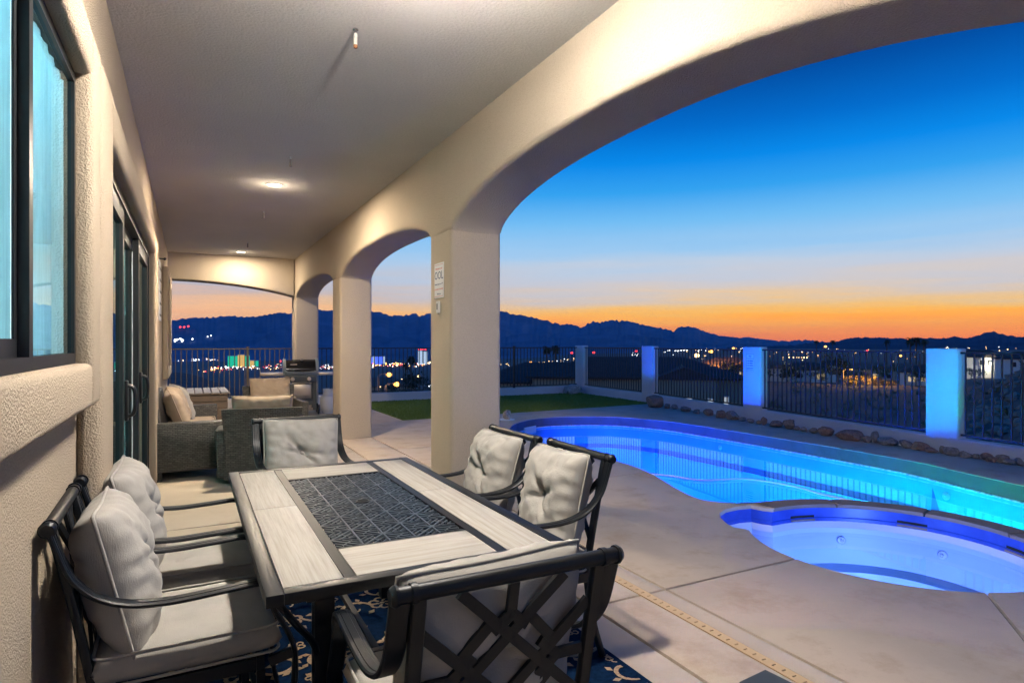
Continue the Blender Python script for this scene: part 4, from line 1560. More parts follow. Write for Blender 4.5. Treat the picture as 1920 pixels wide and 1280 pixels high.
# rug: navy pile with tan scrolls and flowers woven proud
rug = thing('patio_rug', 'navy blue rug with tan scrolls and flowers under the dining table', 'rug', (0, 0, 0))
RX0, RX1, RY0, RY1 = -.24, 1.72, .95, 3.70
mb = MB()
NX, NY = 28, 40
rows = []
def rugz(x, y):
    ex = max(0, (x - 1.45) / .27) * max(0, 1 - (y - RY0) / 1.6)
    return .008 + .020 * ex * ex * max(0, math.sin((y - 1.2) * 3.0)) + .0015 * noise.noise(Vector((x * 3, y * 3, 0)))
for j in range(NY + 1):
    rows.append([(RX0 + (RX1 - RX0) * i / NX, RY0 + (RY1 - RY0) * j / NY, rugz(RX0 + (RX1 - RX0) * i / NX, RY0 + (RY1 - RY0) * j / NY)) for i in range(NX + 1)])
mb.sheet(rows)
bm = mb.bm
r = bmesh.ops.extrude_edge_only(bm, edges=[e for e in bm.edges if e.is_boundary])
for g in r['geom']:
    if isinstance(g, bmesh.types.BMVert): g.co.z = .001
mb.build('pile', 'rug_navy', rug, smooth=40)
mb = MB()
def inr(x, y): return RX0 + .02 < x < RX1 - .02 and RY0 + .02 < y < RY1 - .02
LV = [0]
def flat(poly):
    LV[0] = (LV[0] + 1) % 4
    if all(inr(*p) for p in poly):
        mb.quad([mb.bm.verts.new((p[0], p[1], rugz(*p) + .003 + LV[0] * .0004)) for p in poly])
def scroll(cx, cy_, r0, turns, a0, sgn, w):
    N = 22; pl = []
    for k in range(N + 1):
        u = k / N
        a = a0 + sgn * turns * 2 * PI * u
        rr_ = r0 * (1 - .72 * u)
        ww = w * 1.35 * (.45 + .55 * math.sin(PI * min(1, u * 1.15 + .05)))
        pl.append((cx + rr_ * math.cos(a), cy_ + rr_ * math.sin(a), a, ww))
    for p, q in zip(pl, pl[1:]):
        flat([(p[0] + math.cos(p[2]) * p[3], p[1] + math.sin(p[2]) * p[3]), (p[0] - math.cos(p[2]) * p[3], p[1] - math.sin(p[2]) * p[3]), (q[0] - math.cos(q[2]) * q[3], q[1] - math.sin(q[2]) * q[3]), (q[0] + math.cos(q[2]) * q[3], q[1] + math.sin(q[2]) * q[3])])
    # leaves off the outer side
    for k in (4, 8, 12, 16):
        p = pl[k]
        leaf(p[0] + math.cos(p[2]) * .012, p[1] + math.sin(p[2]) * .012, p[2] + sgn * .7, .045, .014)
def leaf(x, y, a, L, w):
    c, s_ = math.cos(a), math.sin(a)
    flat([(x, y), (x + c * L * .5 - s_ * w, y + s_ * L * .5 + c * w), (x + c * L, y + s_ * L), (x + c * L * .5 + s_ * w, y + s_ * L * .5 - c * w)])
def flower(x, y, r, n_, a0):
    for k in range(n_):
        a = a0 + 2 * PI * k / n_
        px, py = x + math.cos(a) * r * .66, y + math.sin(a) * r * .66
        rp = r * .46
        out = [(px + rp * math.cos(t_), py + rp * math.sin(t_)) for t_ in [2 * PI * q / 10 for q in range(10)]]
        inn = [(px + rp * .55 * math.cos(t_), py + rp * .55 * math.sin(t_)) for t_ in [2 * PI * q / 10 for q in range(10)]]
        for q in range(10):
            if q % 10 in (int((a / (2 * PI) * 10 + 5) % 10),):
                continue
            flat([out[q], out[(q + 1) % 10], inn[(q + 1) % 10], inn[q]])
    flat([(x + r * .2 * math.cos(t_), y + r * .2 * math.sin(t_)) for t_ in [2 * PI * q / 8 for q in range(8)]])
rnd = random.Random(11)
TX, TY = .49, .46
for i in range(5):
    for j in range(7):
        ox, oy = RX0 + i * TX + (TX / 2 if j % 2 else 0) - .05, RY0 + j * TY + .1
        flower(ox, oy, .070, 6, .3 * i)
        for k in range(5):
            leaf(ox + .09 * math.cos(k * 1.257 + .2), oy + .09 * math.sin(k * 1.257 + .2), k * 1.257 + .2, .06, .017)
        scroll(ox + .155, oy + .02, .095, .95, PI, 1, .0085)
        scroll(ox - .155, oy - .02, .095, .95, 0, 1, .0085)
        scroll(ox + .02, oy + .19, .075, .9, -PI / 2, -1, .0075)
        flower(ox + .24, oy + .16, .042, 5, .5 * j)
        flower(ox - .22, oy - .15, .036, 5, .2 * j)
        for k in range(4):
            leaf(ox + .24 + .05 * math.cos(k * 1.57), oy - .06 + .05 * math.sin(k * 1.57), k * 1.57 + .6, .05, .013)
tag(mb.build('scroll_pattern', 'rug_tan', rug, fix=False), kind='stuff')

# ------------------------------------------------------------------ wicker lounge set
def wbox(parent, name, x0, x1, y0, y1, z0, z1, bev=.02):
    mb = MB(); mb.box(x0, x1, y0, y1, z0, z1, None, bev)
    return mb.build(name, 'wicker', parent, smooth=40, boxuv=True)
def wlegs(parent, pts):
    for x, y in pts:
        mb = MB(); mb.box(x - .025, x + .025, y - .025, y + .025, .003, .10); mb.build('leg', 'dark_bronze', parent)
# loveseat: local +y is its front, back along -y
sf = thing('wicker_loveseat', 'dark wicker loveseat with beige cushions against the house wall', 'sofa', (.0, 8.35, 0), R(-90), 'dark wicker lounge set')
LW = 1.06
wbox(sf, 'arm', -LW - .0, -LW + .13, -.33, .33, .10, .605); wbox(sf, 'arm', LW - .13, LW, -.33, .33, .10, .605)
wbox(sf, 'seat_base', -LW + .131, LW - .131, -.32, .31, .10, .33)
mb = MB(); mb.box(-LW + .131, LW - .131, -.06, .05, 0, .56, Matrix.Translation((0, -.27, .30)) @ Matrix.Rotation(R(10), 4, 'X'), .02); mb.build('backrest', 'wicker', sf, smooth=40, boxuv=True)
wlegs(sf, [(-LW + .06, -.28), (LW - .06, -.28), (-LW + .06, .28), (LW - .06, .28)])
for s in (-1, 1):
    seat_cushion(sf, .92, .56, .13, 20 + s, 'tan_fabric', Matrix.Translation((s * .465, .02, .395)))
for k, (x, y, z, rx, ry, rz_) in enumerate([(-.70, -.10, .67, 20, 4, 14), (-.28, -.13, .68, 22, -5, -6), (.45, -.13, .68, 20, 3, 4)]):
    M = Matrix.Translation((x, y, z)) @ Matrix.Rotation(R(rz_), 4, 'Z') @ Matrix.Rotation(R(rx), 4, 'X') @ Matrix.Rotation(R(ry), 4, 'Y')
    back_cushion(sf, .50, .47, .19, 31 + k, 'linen' if k == 0 else 'tan_fabric', M, False, 'pillow')
def wicker_chair(name, label, loc, rz, seed):
    t_ = thing(name, label, 'armchair', loc, rz, 'dark wicker lounge set')
    W_ = .37
    for s in (-1, 1):
        mb = MB(); mb.box(-.05, .05, -.31, .34, .06, .56, Matrix.Translation((s * W_, 0, 0)) @ Matrix.Rotation(R(s * 3), 4, 'Y'), .02); mb.build('arm', 'wicker', t_, smooth=40, boxuv=True)
    wbox(t_, 'seat_base', -W_ + .052, W_ - .052, -.30, .33, .09, .32)
    # flared back: narrow waist, wider top, slightly hollow
    rows_f, rows_b = [], []
    for k in range(9):
        z = .05 + .72 * k / 8
        u = k / 8
        hw = W_ - .005 + .018 * u ** 2 - .020 * math.sin(PI * min(1, u * 1.2))
        yb = -.335 - .10 * u ** 1.6
        rows_b.append([(hw * q / 5, yb - .03 * (1 - (q / 5) ** 2), z) for q in range(-5, 6)])
        rows_f.append([(hw * q / 5, yb + .055 - .03 * (1 - (q / 5) ** 2), z) for q in range(-5, 6)])
    mb = MB()
    A = mb.sheet(rows_b); B = mb.sheet(rows_f)
    for k in range(8):
        mb.quad((A[k][0], A[k + 1][0], B[k + 1][0], B[k][0])); mb.quad((A[k][10], A[k + 1][10], B[k + 1][10], B[k][10]))
    for q in range(10):
        mb.quad((A[8][q], A[8][q + 1], B[8][q + 1], B[8][q])); mb.quad((A[0][q], A[0][q + 1], B[0][q + 1], B[0][q]))
    mb.build('backrest', 'wicker', t_, smooth=50, boxuv=True)
    wlegs(t_, [(-.30, -.25), (.30, -.25), (-.30, .28), (.30, .28)])
    seat_cushion(t_, .60, .60, .14, seed, 'tan_fabric', Matrix.Translation((0, .045, .39)))
    M = Matrix.Translation((0, -.225, .66)) @ Matrix.Rotation(R(14), 4, 'X')
    back_cushion(t_, .60, .48, .17, seed + 1, 'tan_fabric', M, False)
    return t_
wicker_chair('wicker_armchair', 'dark wicker armchair turned with its woven back to the viewer', (.70, 7.18, 0), R(-6), 51)
wicker_chair('wicker_armchair', 'dark wicker armchair facing the viewer with a tan back cushion, in front of the grill', (1.12, 10.0, 0), R(184), 61)

# slatted deck box by the end of the patio
bx = thing('deck_box', 'brown deck box with a pale slatted lid beside the house wall', 'storage box', (.14, 11.95, 0))
for k in range(7):
    mb = MB(); mb.box(-.445 + k * .127, -.445 + k * .127 + .113, -.62, .62, .60, .622, None, .004); mb.build('lid_slat', 'box_resin', bx)
for k in range(5):
    mb = MB(); mb.box(-.42, .42, -.60 - .003 * (k % 2), .60 + .003 * (k % 2), .02 + k * .112, .02 + k * .112 + .105, None, .006); mb.build('side_plank', 'box_trim', bx)
mb = MB(); mb.box(-.46, .46, -.635, .635, .583, .5995, None, .004); mb.build('lid_frame', 'box_trim', bx)

# gas grill in front of the end column
gr = thing('gas_grill', 'grey and black gas grill on a wheeled cart in front of the end column', 'grill', (1.98, 13.10, 0), R(-6))
gw = .31
mb = MB()
prof = [(-.24, .80), (-.27, .86), (-.265, .95), (-.20, 1.05), (-.10, 1.10), (.06, 1.10), (.18, 1.06), (.24, .96), (.24, .80)]
a = [mb.bm.verts.new((-gw + .03, y, z)) for y, z in prof]; b = [mb.bm.verts.new((gw - .03, y, z)) for y, z in prof]
mb.quad(a); mb.quad(list(reversed(b)))
for k in range(len(prof)):
    mb.quad((a[k], a[(k + 1) % len(prof)], b[(k + 1) % len(prof)], b[k]))
lid = mb.build('lid', 'grill_lid', gr, smooth=35)
for s in (-1, 1):
    mb = MB()
    pr2 = [(y * 1.05 - .004, z + (.012 if z > .9 else 0)) for y, z in prof]
    a = [mb.bm.verts.new((s * (gw - .03), y, z)) for y, z in pr2]; b = [mb.bm.verts.new((s * (gw + .025), y, z)) for y, z in pr2]
    mb.quad(a); mb.quad(list(reversed(b)))
    for k in range(len(pr2)):
        mb.quad((a[k], a[(k + 1) % len(pr2)], b[(k + 1) % len(pr2)], b[k]))
    mb.build('lid_end', 'grill_grey', gr, smooth=35)
mb = MB(); mb.box(-gw + .031, gw - .031, -.285, -.262, .805, .845, None, .006); mb.tube(crom([(-.26, -.28, .87), (-.26, -.325, .862), (0, -.335, .845), (.26, -.325, .862), (.26, -.28, .87)], 6), .014, 10)
mb.build('lid_handle', 'grill_grey', gr, smooth=40)
mb = MB(); mb.lathe([(.028, 0), (.028, .012), (.001, .014)], 16, Matrix.Translation((.02, -.16, 1.085)) @ Matrix.Rotation(R(40), 4, 'X')); mb.build('thermometer', 'chrome', lid, smooth=40)
mb = MB(); mb.box(-.20, -.075, -.254, -.246, .985, 1.015, Matrix.Translation((0, .02, .0)) @ Matrix.Rotation(R(0), 4, 'X')); mb.build('badge', 'grill_steel', lid)
mb = MB(); mb.box(-gw, gw, -.26, .24, .66, .798, None, .01); mb.build('firebox', 'grill_grey', gr, smooth=40)
mb = MB(); mb.box(-gw + .02, gw - .02, -.300, -.2605, .655, .785, None, .008); cp = mb.build('control_panel', 'grill_dark', gr, smooth=40)
for x in (-.16, .15):
    mb = MB(); mb.lathe([(.040, 0), (.040, .012), (.030, .018), (.028, .042), (.001, .044)], 18, Matrix.Translation((x, -.300, .72)) @ Matrix.Rotation(R(90), 4, 'X')); mb.build('knob', 'grill_steel', cp, smooth=40)
for s in (-1, 1):
    mb = MB(); mb.box(s * .75 if s < 0 else gw + .01, -gw - .01 if s < 0 else .75, -.22, .20, .785, .845, None, .012); mb.build('side_shelf', 'grill_steel', gr, smooth=40)
for x in (-.26, .26):
    for y in (-.22, .20):
        mb = MB(); mb.box(x - .035, x + .035, y - .02, y + .02, .02 if x < 0 else .10, .66); mb.build('leg', 'grill_dark', gr)
mb = MB(); mb.box(-.224, .224, -.232, .21, .20, .30, None, .006); mb.build('cart_base', 'grill_dark', gr, smooth=40)
mb = MB(); mb.box(-.20, .19, -.19, .12, .38, .61, None, .012); mb.build('grease_tray', 'grill_steel', gr, smooth=40)
for y in (-.20, .18):
    mb = MB(); mb.lathe([(.001, -.02), (.085, -.02), (.095, -.012), (.095, .012), (.085, .02), (.03, .022), (.001, .024)], 24, Matrix.Translation((.335, y, .098)) @ Matrix.Rotation(R(90), 4, 'Y')); w_ = mb.build('wheel', 'rubber', gr, smooth=40)
    mb = MB(); mb.lathe([(.03, .0245), (.026, .03), (.001, .032)], 14, Matrix.Translation((.335, y, .098)) @ Matrix.Rotation(R(90), 4, 'Y')); mb.build('hub', 'chrome', w_, smooth=40)
tk = thing('propane_tank', 'white propane tank standing on the patio right of the grill', 'gas tank', (2.50, 13.0, 0))
mb = MB(); mb.lathe([(.10, .0), (.10, .03), (.11, .04), (.145, .09), (.152, .15), (.152, .28), (.14, .34), (.10, .38), (.03, .395)], 24); mb.build('cylinder', 'tank_white', tk, smooth=50)
mb = MB()
for k in range(14):
    a0, a1 = R(-140 + k * 20), R(-140 + (k + 1) * 20)
    top = .50 if k not in (4, 5, 9) else .47
    q = [(.10 * math.cos(a0), .10 * math.sin(a0)), (.10 * math.cos(a1), .10 * math.sin(a1)), (.106 * math.cos(a1), .106 * math.sin(a1)), (.106 * math.cos(a0), .106 * math.sin(a0))]
    mb.prism(q, .37, top)
mb.build('collar', 'tank_white', tk)
mb = MB(); mb.lathe([(.02, .395), (.02, .44), (.035, .445), (.035, .465), (.001, .466)], 12); mb.build('valve', 'aluminium', tk, smooth=40)

# ------------------------------------------------------------------ land beyond the fence
DK = [0, 14, 20, 30, 45, 60, 100, 130, 200, 400, 800, 1500, 3000, 9000, 22000]
TAB = [(-180, [-1.9, -1.9, -1.9, -1.9, -1.9, -1.9, -2, -2, -3, -6, -10, -20, -40, -60, -60]),
       (-60, [-1.9, -1.9, -1.5, -1, 0, 1.5, 2, -1, -6, -20, -40, -60, -62, -62, -62]),
       (-1, [-1.9, -1.8, -1.8, -1.7, -1.4, -1.1, -5, -8, -13, -22, -40, -60, -62, -62, -62]),
       (5, [-1.9, -1.9, -2.2, -2.6, -2.9, -3.0, -6.5, -9, -14, -24, -40, -60, -62, -62, -62]),
       (18, [-1.9, -2, -2.4, -3.2, -4.2, -5.2, -8, -10, -15, -25, -40, -58, -62, -62, -62]),
       (27, [-1.9, -2, -2.6, -3.6, -4.3, -5.0, -7, -8.5, -12, -19, -30, -46, -58, -60, -60]),
       (36, [-1.9, -2, -2.5, -3.6, -4.4, -4.8, -6, -7, -9, -14, -20, -30, -42, -50, -50]),
       (44, [-1.9, -1.9, -1.8, -2.4, -3.3, -4.0, -5.2, -6.6, -8.6, -11, -14, -18, -26, -40, -50]),
       (52, [-1.9, -1.7, -1.6, -2.1, -2.9, -3.5, -4.4, -6.4, -8.5, -10.6, -11.5, -12.5, -18, -40, -50]),
       (62, [-1.9, -1.7, -1.6, -2.1, -2.8, -3.4, -4.4, -6.4, -8.5, -10.6, -11.5, -12, -18, -40, -50]),
       (65, [-1.9, -1.7, -1.6, -1.7, -1.5, -2.0, -4.2, -5.4, -7.4, -9, -10.5, -12, -18, -40, -50]),
       (68, [-1.9, -1.7, -1.5, -1.1, .2, .2, -3, -5, -7, -9, -10.5, -12, -18, -40, -50]),
       (80, [-1.9, -1.7, -1.2, -.2, 1.6, 2, -1, -3, -6, -9, -10.5, -12, -18, -40, -50]),
       (180, [-1.9, -1.9, -1.9, -1.9, -1.9, -1.9, -2, -2, -3, -6, -10, -20, -40, -60, -60])]
def smooth(u): return u * u * (3 - 2 * u)
def ground(az, D):
    for (a0, r0), (a1, r1) in zip(TAB, TAB[1:]):
        if a0 <= az <= a1:
            w = smooth((az - a0) / (a1 - a0))
            break
    for k in range(len(DK) - 1):
        if DK[k] <= D <= DK[k + 1]:
            u = (D - DK[k]) / (DK[k + 1] - DK[k])
            z0 = r0[k] + (r0[k + 1] - r0[k]) * u; z1 = r1[k] + (r1[k + 1] - r1[k]) * u
            z = z0 + (z1 - z0) * w
            break
    else:
        z = -60
    x, y = D * math.sin(R(az)), D * math.cos(R(az))
    if D > 17:
        z += .25 * noise.noise(Vector((x * .09, y * .09, 0))) * min(1, (D - 17) / 20) + .10 * noise.noise(Vector((x * .35, y * .35, 3))) * min(1, (D - 17) / 20)
        if 62 < az < 100 and 22 < D < 75:
            z += .35 * noise.noise(Vector((x * .5, y * .5, 9))) + .3 * noise.noise(Vector((x * 1.3, y * 1.3, 4)))
    return z
def at(az, D, dz=0):
    return Vector((D * math.sin(R(az)), D * math.cos(R(az)), ground(az, D) + dz))
radii = [0, 8, 13, 14.5] + [16 + k * 1.2 for k in range(24)] + [46 + k * 4 for k in range(14)] + [105, 115, 130, 150, 175, 200, 240, 300, 360, 430, 520, 640, 800, 1000, 1250, 1500, 1900, 2400, 3000, 4000, 6000, 6500]
azs = [-180 + k * 5 for k in range(22)] + [-70 + k * 2 for k in range(33)] + [-4 + k * .6 for k in range(142)] + [82 + k * 5 for k in range(20)]
azs = sorted(set(a for a in azs if -180 <= a < 180))
mb = MB()
rows = []
for r_ in radii[1:]:
    rows.append([tuple(at(a, r_)) for a in azs] + [tuple(at(-180, r_))])
mb.sheet(rows)
gnd = structure(mb.build('desert_terrain', 'lot_ground', smooth=180))

RIDGE_A = [(-60, 34), (-45, 40), (-30, 33), (-18, 37), (-8, 30), (-1.31, 30.1), (-0.43, 33.4), (0.93, 35.3), (2.94, 38.3), (4.59, 37.2), (5.85, 39.9), (6.71, 44.2), (7.79, 42.9), (10.23, 49.2), (11.22, 48.6), (14.68, 47.7), (15.52, 46.2), (16.47, 40.5), (16.71, 43.9), (16.99, 41.4), (17.66, 43.1), (18.62, 45.0), (19.0, 41.6), (19.58, 45.1), (22.98, 47.9), (26.51, 48.9), (26.91, 48.1), (27.65, 44.6), (28.63, 42.1), (29.86, 37.7), (30.84, 33.4), (31.82, 28.2), (32.4, 29.9), (33.04, 27.3), (33.77, 23.0), (34.4, 30.7), (34.83, 33.2), (35.46, 31.4), (36.28, 34.8), (37.38, 34.7), (38.33, 31.2), (39.28, 27.7), (40.68, 22.6), (41.93, 17.4), (42.53, 23.2), (43.22, 24.8), (43.9, 21.4), (44.8, 14.7), (45.91, 9.8), (48.09, 4.8), (51.45, -1.6), (56, -6)]
RIDGE_B = [(38, 4), (43.67, 2.5), (46.57, 7.3), (47.44, 5.6), (47.88, 7.2), (48.95, 4.8), (50.21, 2.4), (51.45, 0.8), (52.27, 3.1), (53.47, 1.5), (54.65, -.5), (60, 1), (70, 3)]
RIDGE_C = [(46, -9), (48.09, -7.2), (51.86, -4.7), (53.07, -0.8), (54.65, -1.5), (55.8, 4.5), (56.37, 6.0), (57.67, 5.9), (58.76, 5.1), (59.82, 3.6), (61.03, 5.7), (61.88, 4.2), (63.03, 7.0), (63.68, 4.2), (64.15, 6.9), (64.72, 11.6), (65.27, 12.9), (65.85, 8.7), (66.45, 6.0), (67.18, 7.3), (70, 9), (76, 14), (84, 8), (95, 12), (110, 5)]
def interp(T, a):
    if a <= T[0][0]: return T[0][1]
    for (a0, v0), (a1, v1) in zip(T, T[1:]):
        if a <= a1:
            return v0 + (v1 - v0) * (a - a0) / (a1 - a0)
    return T[-1][1]
def mtn_z(T, D0, D1, az, D, base, seed):
    H = 1.43 + interp(T, az) * .001 * D1 + D1 * .0006 * noise.noise(Vector((az * 3.1, seed, 0))) + D1 * .0042 * (.5 - abs(noise.noise(Vector((az * 2.3, seed, 5))))) + D1 * .0015 * (.5 - abs(noise.noise(Vector((az * 6.1, seed, 7)))))
    if D <= D1:
        u = max(0, (D - D0) / (D1 - D0))
        z = base + (H - base) * u ** 1.25
        x, y = D * math.sin(R(az)), D * math.cos(R(az))
        s_ = 1 / (D1 * .05)
        rg = 1 - abs(noise.noise(Vector((x * s_, y * s_, seed)))) * 2
        rg2 = 1 - abs(noise.noise(Vector((x * s_ * 2.7, y * s_ * 2.7, seed)))) * 2
        z += (H - base) * (.16 * (rg - .6) + .07 * (rg2 - .6)) * math.sin(PI * u) ** .8
        return min(z, base + (H - base) * (.25 + .75 * u) * 1.0 + 2)
    u = (D - D1) / (D1 * .35)
    return H - (H - base) * min(1, u)
def range_mesh(name, T, D0, D1, a0, a1, base, seed, mat):
    fr = [D0 + (D1 - D0) * u for u in (0, .12, .24, .36, .48, .58, .68, .77, .85, .91, .96, 1.0)] + [D1 * 1.1, D1 * 1.3]
    N = int((a1 - a0) / .09)
    rows = []
    for D in fr:
        rows.append([(D * math.sin(R(a)), D * math.cos(R(a)), mtn_z(T, D0, D1, a, D, base, seed)) for a in [a0 + (a1 - a0) * k / N for k in range(N + 1)]])
    mb = MB(); mb.sheet(rows)
    return structure(mb.build(name, mat, smooth=180))
range_mesh('mountain_range', RIDGE_A, 2300, 4200, -58, 55, -66, 1.7, 'haze_blue_rock')
range_mesh('distant_mountain_range', RIDGE_B, 4300, 4800, 39, 69, -66, 4.2, 'haze_blue_rock')
range_mesh('desert_hills', RIDGE_C, 1500, 2700, 46.2, 108, -16, 8.8, 'hill_rock')
FOOT = [(26, 6), (27.5, 12), (29, 13.5), (30.5, 9), (32, 6), (34, 10), (36, 12), (38, 12.5), (39.5, 8), (42, 4), (46, -3), (50, -6)]
range_mesh('foothills', FOOT, 1900, 2900, 25, 50, -64, 12.5, 'haze_blue_rock')

# houses of the estate below
def house_far(az, D, w, d, h, rot, wallm, roofm, label, wins=(), rh=1.6, garage=False, two=False, dz=0.0):
    p = at(az, D, dz)
    t_ = thing('estate_house', label, 'house', p, R(rot), 'houses of the estate below the terrace')
    mb = MB(); mb.box(-w / 2, w / 2, -d / 2, d / 2, -2.5, h); mb.build('wall', wallm, t_)
    o = .45
    mb = MB()
    e = [(-w / 2 - o, -d / 2 - o, h + .003), (w / 2 + o, -d / 2 - o, h + .003), (w / 2 + o, d / 2 + o, h + .003), (-w / 2 - o, d / 2 + o, h + .003)]
    r_ = [(-w / 2 + d * .42, 0, h + rh), (w / 2 - d * .42, 0, h + rh)]
    v = [mb.bm.verts.new(q) for q in e] + [mb.bm.verts.new(q) for q in r_] + [mb.bm.verts.new((q[0], q[1], h + .15)) for q in e]
    for f in ((0, 1, 7, 6), (1, 2, 8, 7), (2, 3, 9, 8), (3, 0, 6, 9), (6, 7, 5, 4), (8, 9, 4, 5), (7, 8, 5), (9, 6, 4), (3, 2, 1, 0)):
        mb.quad([v[i] for i in f])
    rf = mb.build('roof', roofm, t_)
    # a lower gable wing towards the viewer
    gx = w * .22
    mb = MB()
    q = [(-w * .16, h + .05), (w * .16, h + .05), (0, h + rh * .62)]
    a = [mb.bm.verts.new((gx + x, -d / 2 - 1.4, z)) for x, z in q]; b = [mb.bm.verts.new((gx + x, 0, z)) for x, z in q]
    mb.quad(a); mb.quad(list(reversed(b)))
    for k in range(3):
        mb.quad((a[k], a[(k + 1) % 3], b[(k + 1) % 3], b[k]))
    mb.build('gable', roofm, t_)
    mb = MB(); mb.box(gx - w * .145, gx + w * .145, -d / 2 - 1.2, -d / 2 - .003, -2.5, h + .045); mb.build('wing', wallm, t_)
    for (wx, wz, ww, wh, m_) in wins:
        mb = MB(); mb.box(wx - ww / 2 - .08, wx + ww / 2 + .08, -d / 2 - .06 - (1.2 if abs(wx - gx) < w * .14 else 0), -d / 2 - .004 - (1.2 if abs(wx - gx) < w * .14 else 0), wz - wh / 2 - .08, wz + wh / 2 + .08)
        f_ = mb.build('window', 'house_white', t_)
        yy = -d / 2 - .075 - (1.2 if abs(wx - gx) < w * .14 else 0)
        mb = MB(); mb.box(wx - ww / 2, wx + ww / 2, yy, yy + .014, wz - wh / 2, wz + wh / 2); mb.build('pane', m_, f_)
    if garage:
        mb = MB(); mb.box(-w * .40, -w * .14, -d / 2 - .07, -d / 2 - .003, .0, 2.2); mb.build('garage_door', 'garage_paint', t_)
    return t_
HS = [
 (38.6, 50, 15, 9, 3.1, -38, 'house_tan', 'roof_dark', 'dark roofed house just below the fence with three small lit windows', [(3.6, 1.5, .32, .75, 'window_cool'), (5.0, 1.5, .3, .7, 'window_cool'), (6.2, 1.6, .28, .6, 'window_cool'), (-4, 1.5, 1.2, 1.0, 'window_dark')], 1.5, False),
 (31.6, 52, 13, 9, 2.9, -30, 'house_cream', 'roof_dark', 'low tan house with a warmly lit entrance left of the far corner pillar', [(2.6, 1.2, .35, 2.0, 'window_lit'), (-2.2, 1.4, 1.3, 1.0, 'window_dark'), (-4.6, 1.4, 1.2, 1.0, 'window_dark')], 1.5, False),
 (52.6, 155, 12, 9, 2.6, -50, 'house_white', 'roof_dark', 'pale house with a bright lit gable behind the middle of the lot', [(-4.6, 1.5, 1.0, 1.4, 'window_lit'), (-1.2, 1.4, 1.2, 1.0, 'window_dark'), (3, 1.4, 1.6, 1.2, 'window_lit')], 1.7, True),
 (49.6, 150, 11, 9, 2.8, -48, 'house_cream', 'roof_brown', 'small house with one lit window behind the pool rules pillar', [(-1, 1.4, 1.6, 1.2, 'window_lit'), (3.2, 1.4, 1.2, 1, 'window_dark')], 1.6, True),
 (57.2, 185, 13, 9, 2.8, -56, 'house_cream', 'roof_brown', 'long low house with a reddish roof behind the lit bushes', [(-3, 1.3, 1.4, 1, 'window_dark'), (1.5, 1.3, 1.4, 1, 'window_lit'), (4.4, 1.3, 1, 1, 'window_dark')], 1.6, False),
 (59.6, 190, 12, 9, 2.8, -58, 'house_tan', 'roof_brown', 'low brown house right of the tall street lamp', [(-3, 1.3, 1.4, 1, 'window_dark'), (4.2, 1.3, 1, .8, 'window_cool')], 1.6, True),
 (61.3, 150, 10, 8, 2.7, -60, 'house_white', 'roof_dark', 'white walled house with two lit windows beside the blue lit pillar', [(-3, 1.4, 1.2, 1, 'window_lit'), (-1.0, 1.4, .9, .8, 'window_lit')], 1.5, True),
 (64.35, 205, 13, 10, 5.2, -70, 'house_white', 'roof_dark', 'two storey white house with a bright porch right of the blue lit pillar', [(1.2, 4.0, 1.1, 1.2, 'window_dark'), (2.9, 4.0, 1.1, 1.2, 'window_dark'), (4.9, 3.6, 1.6, 2.4, 'window_lit'), (-3.5, 3.6, 1.2, 1.2, 'window_dark'), (4.9, .9, 1.6, 1.2, 'window_lit')], 2.0, False),
 (66.9, 190, 11, 9, 4.6, -66, 'house_white', 'roof_dark', 'white two storey house at the right edge above the rocky bank', [(-2, 3.4, 1, 1.1, 'window_dark'), (1, 3.4, 1, 1.1, 'window_cool')], 1.8, False),
 (46.4, 105, 10, 8, 2.8, -46, 'house_cream', 'roof_brown', 'house beside the glowing amber tree left of the pool rules pillar', [(-2.5, 1.4, 1.2, 1, 'window_lit'), (2.5, 1.4, 1.2, 1.8, 'window_lit')], 1.6, True),
 (43.0, 210, 12, 9, 2.8, -42, 'house_tan', 'roof_dark', 'far low house beyond the dark roofed house with the small lit windows', [(-3, 1.3, 1.2, 1, 'window_lit'), (2, 1.3, 1.2, 1, 'window_lit')], 1.6, False),
 (54.9, 240, 12, 9, 2.8, -54, 'house_cream', 'roof_dark', 'far house under the row of bright white lamps', [(-3, 1.3, 1.2, 1, 'window_cool'), (2, 1.3, 1.2, 1, 'window_dark')], 1.6, False),
 (28.6, 170, 12, 9, 2.8, -28, 'house_tan', 'roof_dark', 'far dark house right behind the pool sign column', [(-3, 1.3, 1.2, 1, 'window_lit'), (2, 1.3, 1.2, 1, 'window_dark')], 1.6, False),
 (33.0, 230, 14, 10, 3.2, -33, 'house_tan', 'roof_dark', 'far house with a row of bright warm lamps left of the corner pillar', [(-4, 1.6, 1.2, 1, 'window_lit'), (-1.2, 1.6, 1.2, 1, 'window_lit'), (3, 1.6, 1.4, 1, 'window_lit')], 1.6, False),
 (15.6, 120, 12, 9, 2.8, -15, 'house_tan', 'roof_brown', 'house lit amber by street lamps below the lawn', [(-3, 1.3, 1.2, 1, 'window_lit'), (2, 1.3, 1.2, 1, 'window_dark')], 1.5, False),
]
for hh in HS:
    house_far(*hh[:10], rh=hh[10], garage=hh[11])

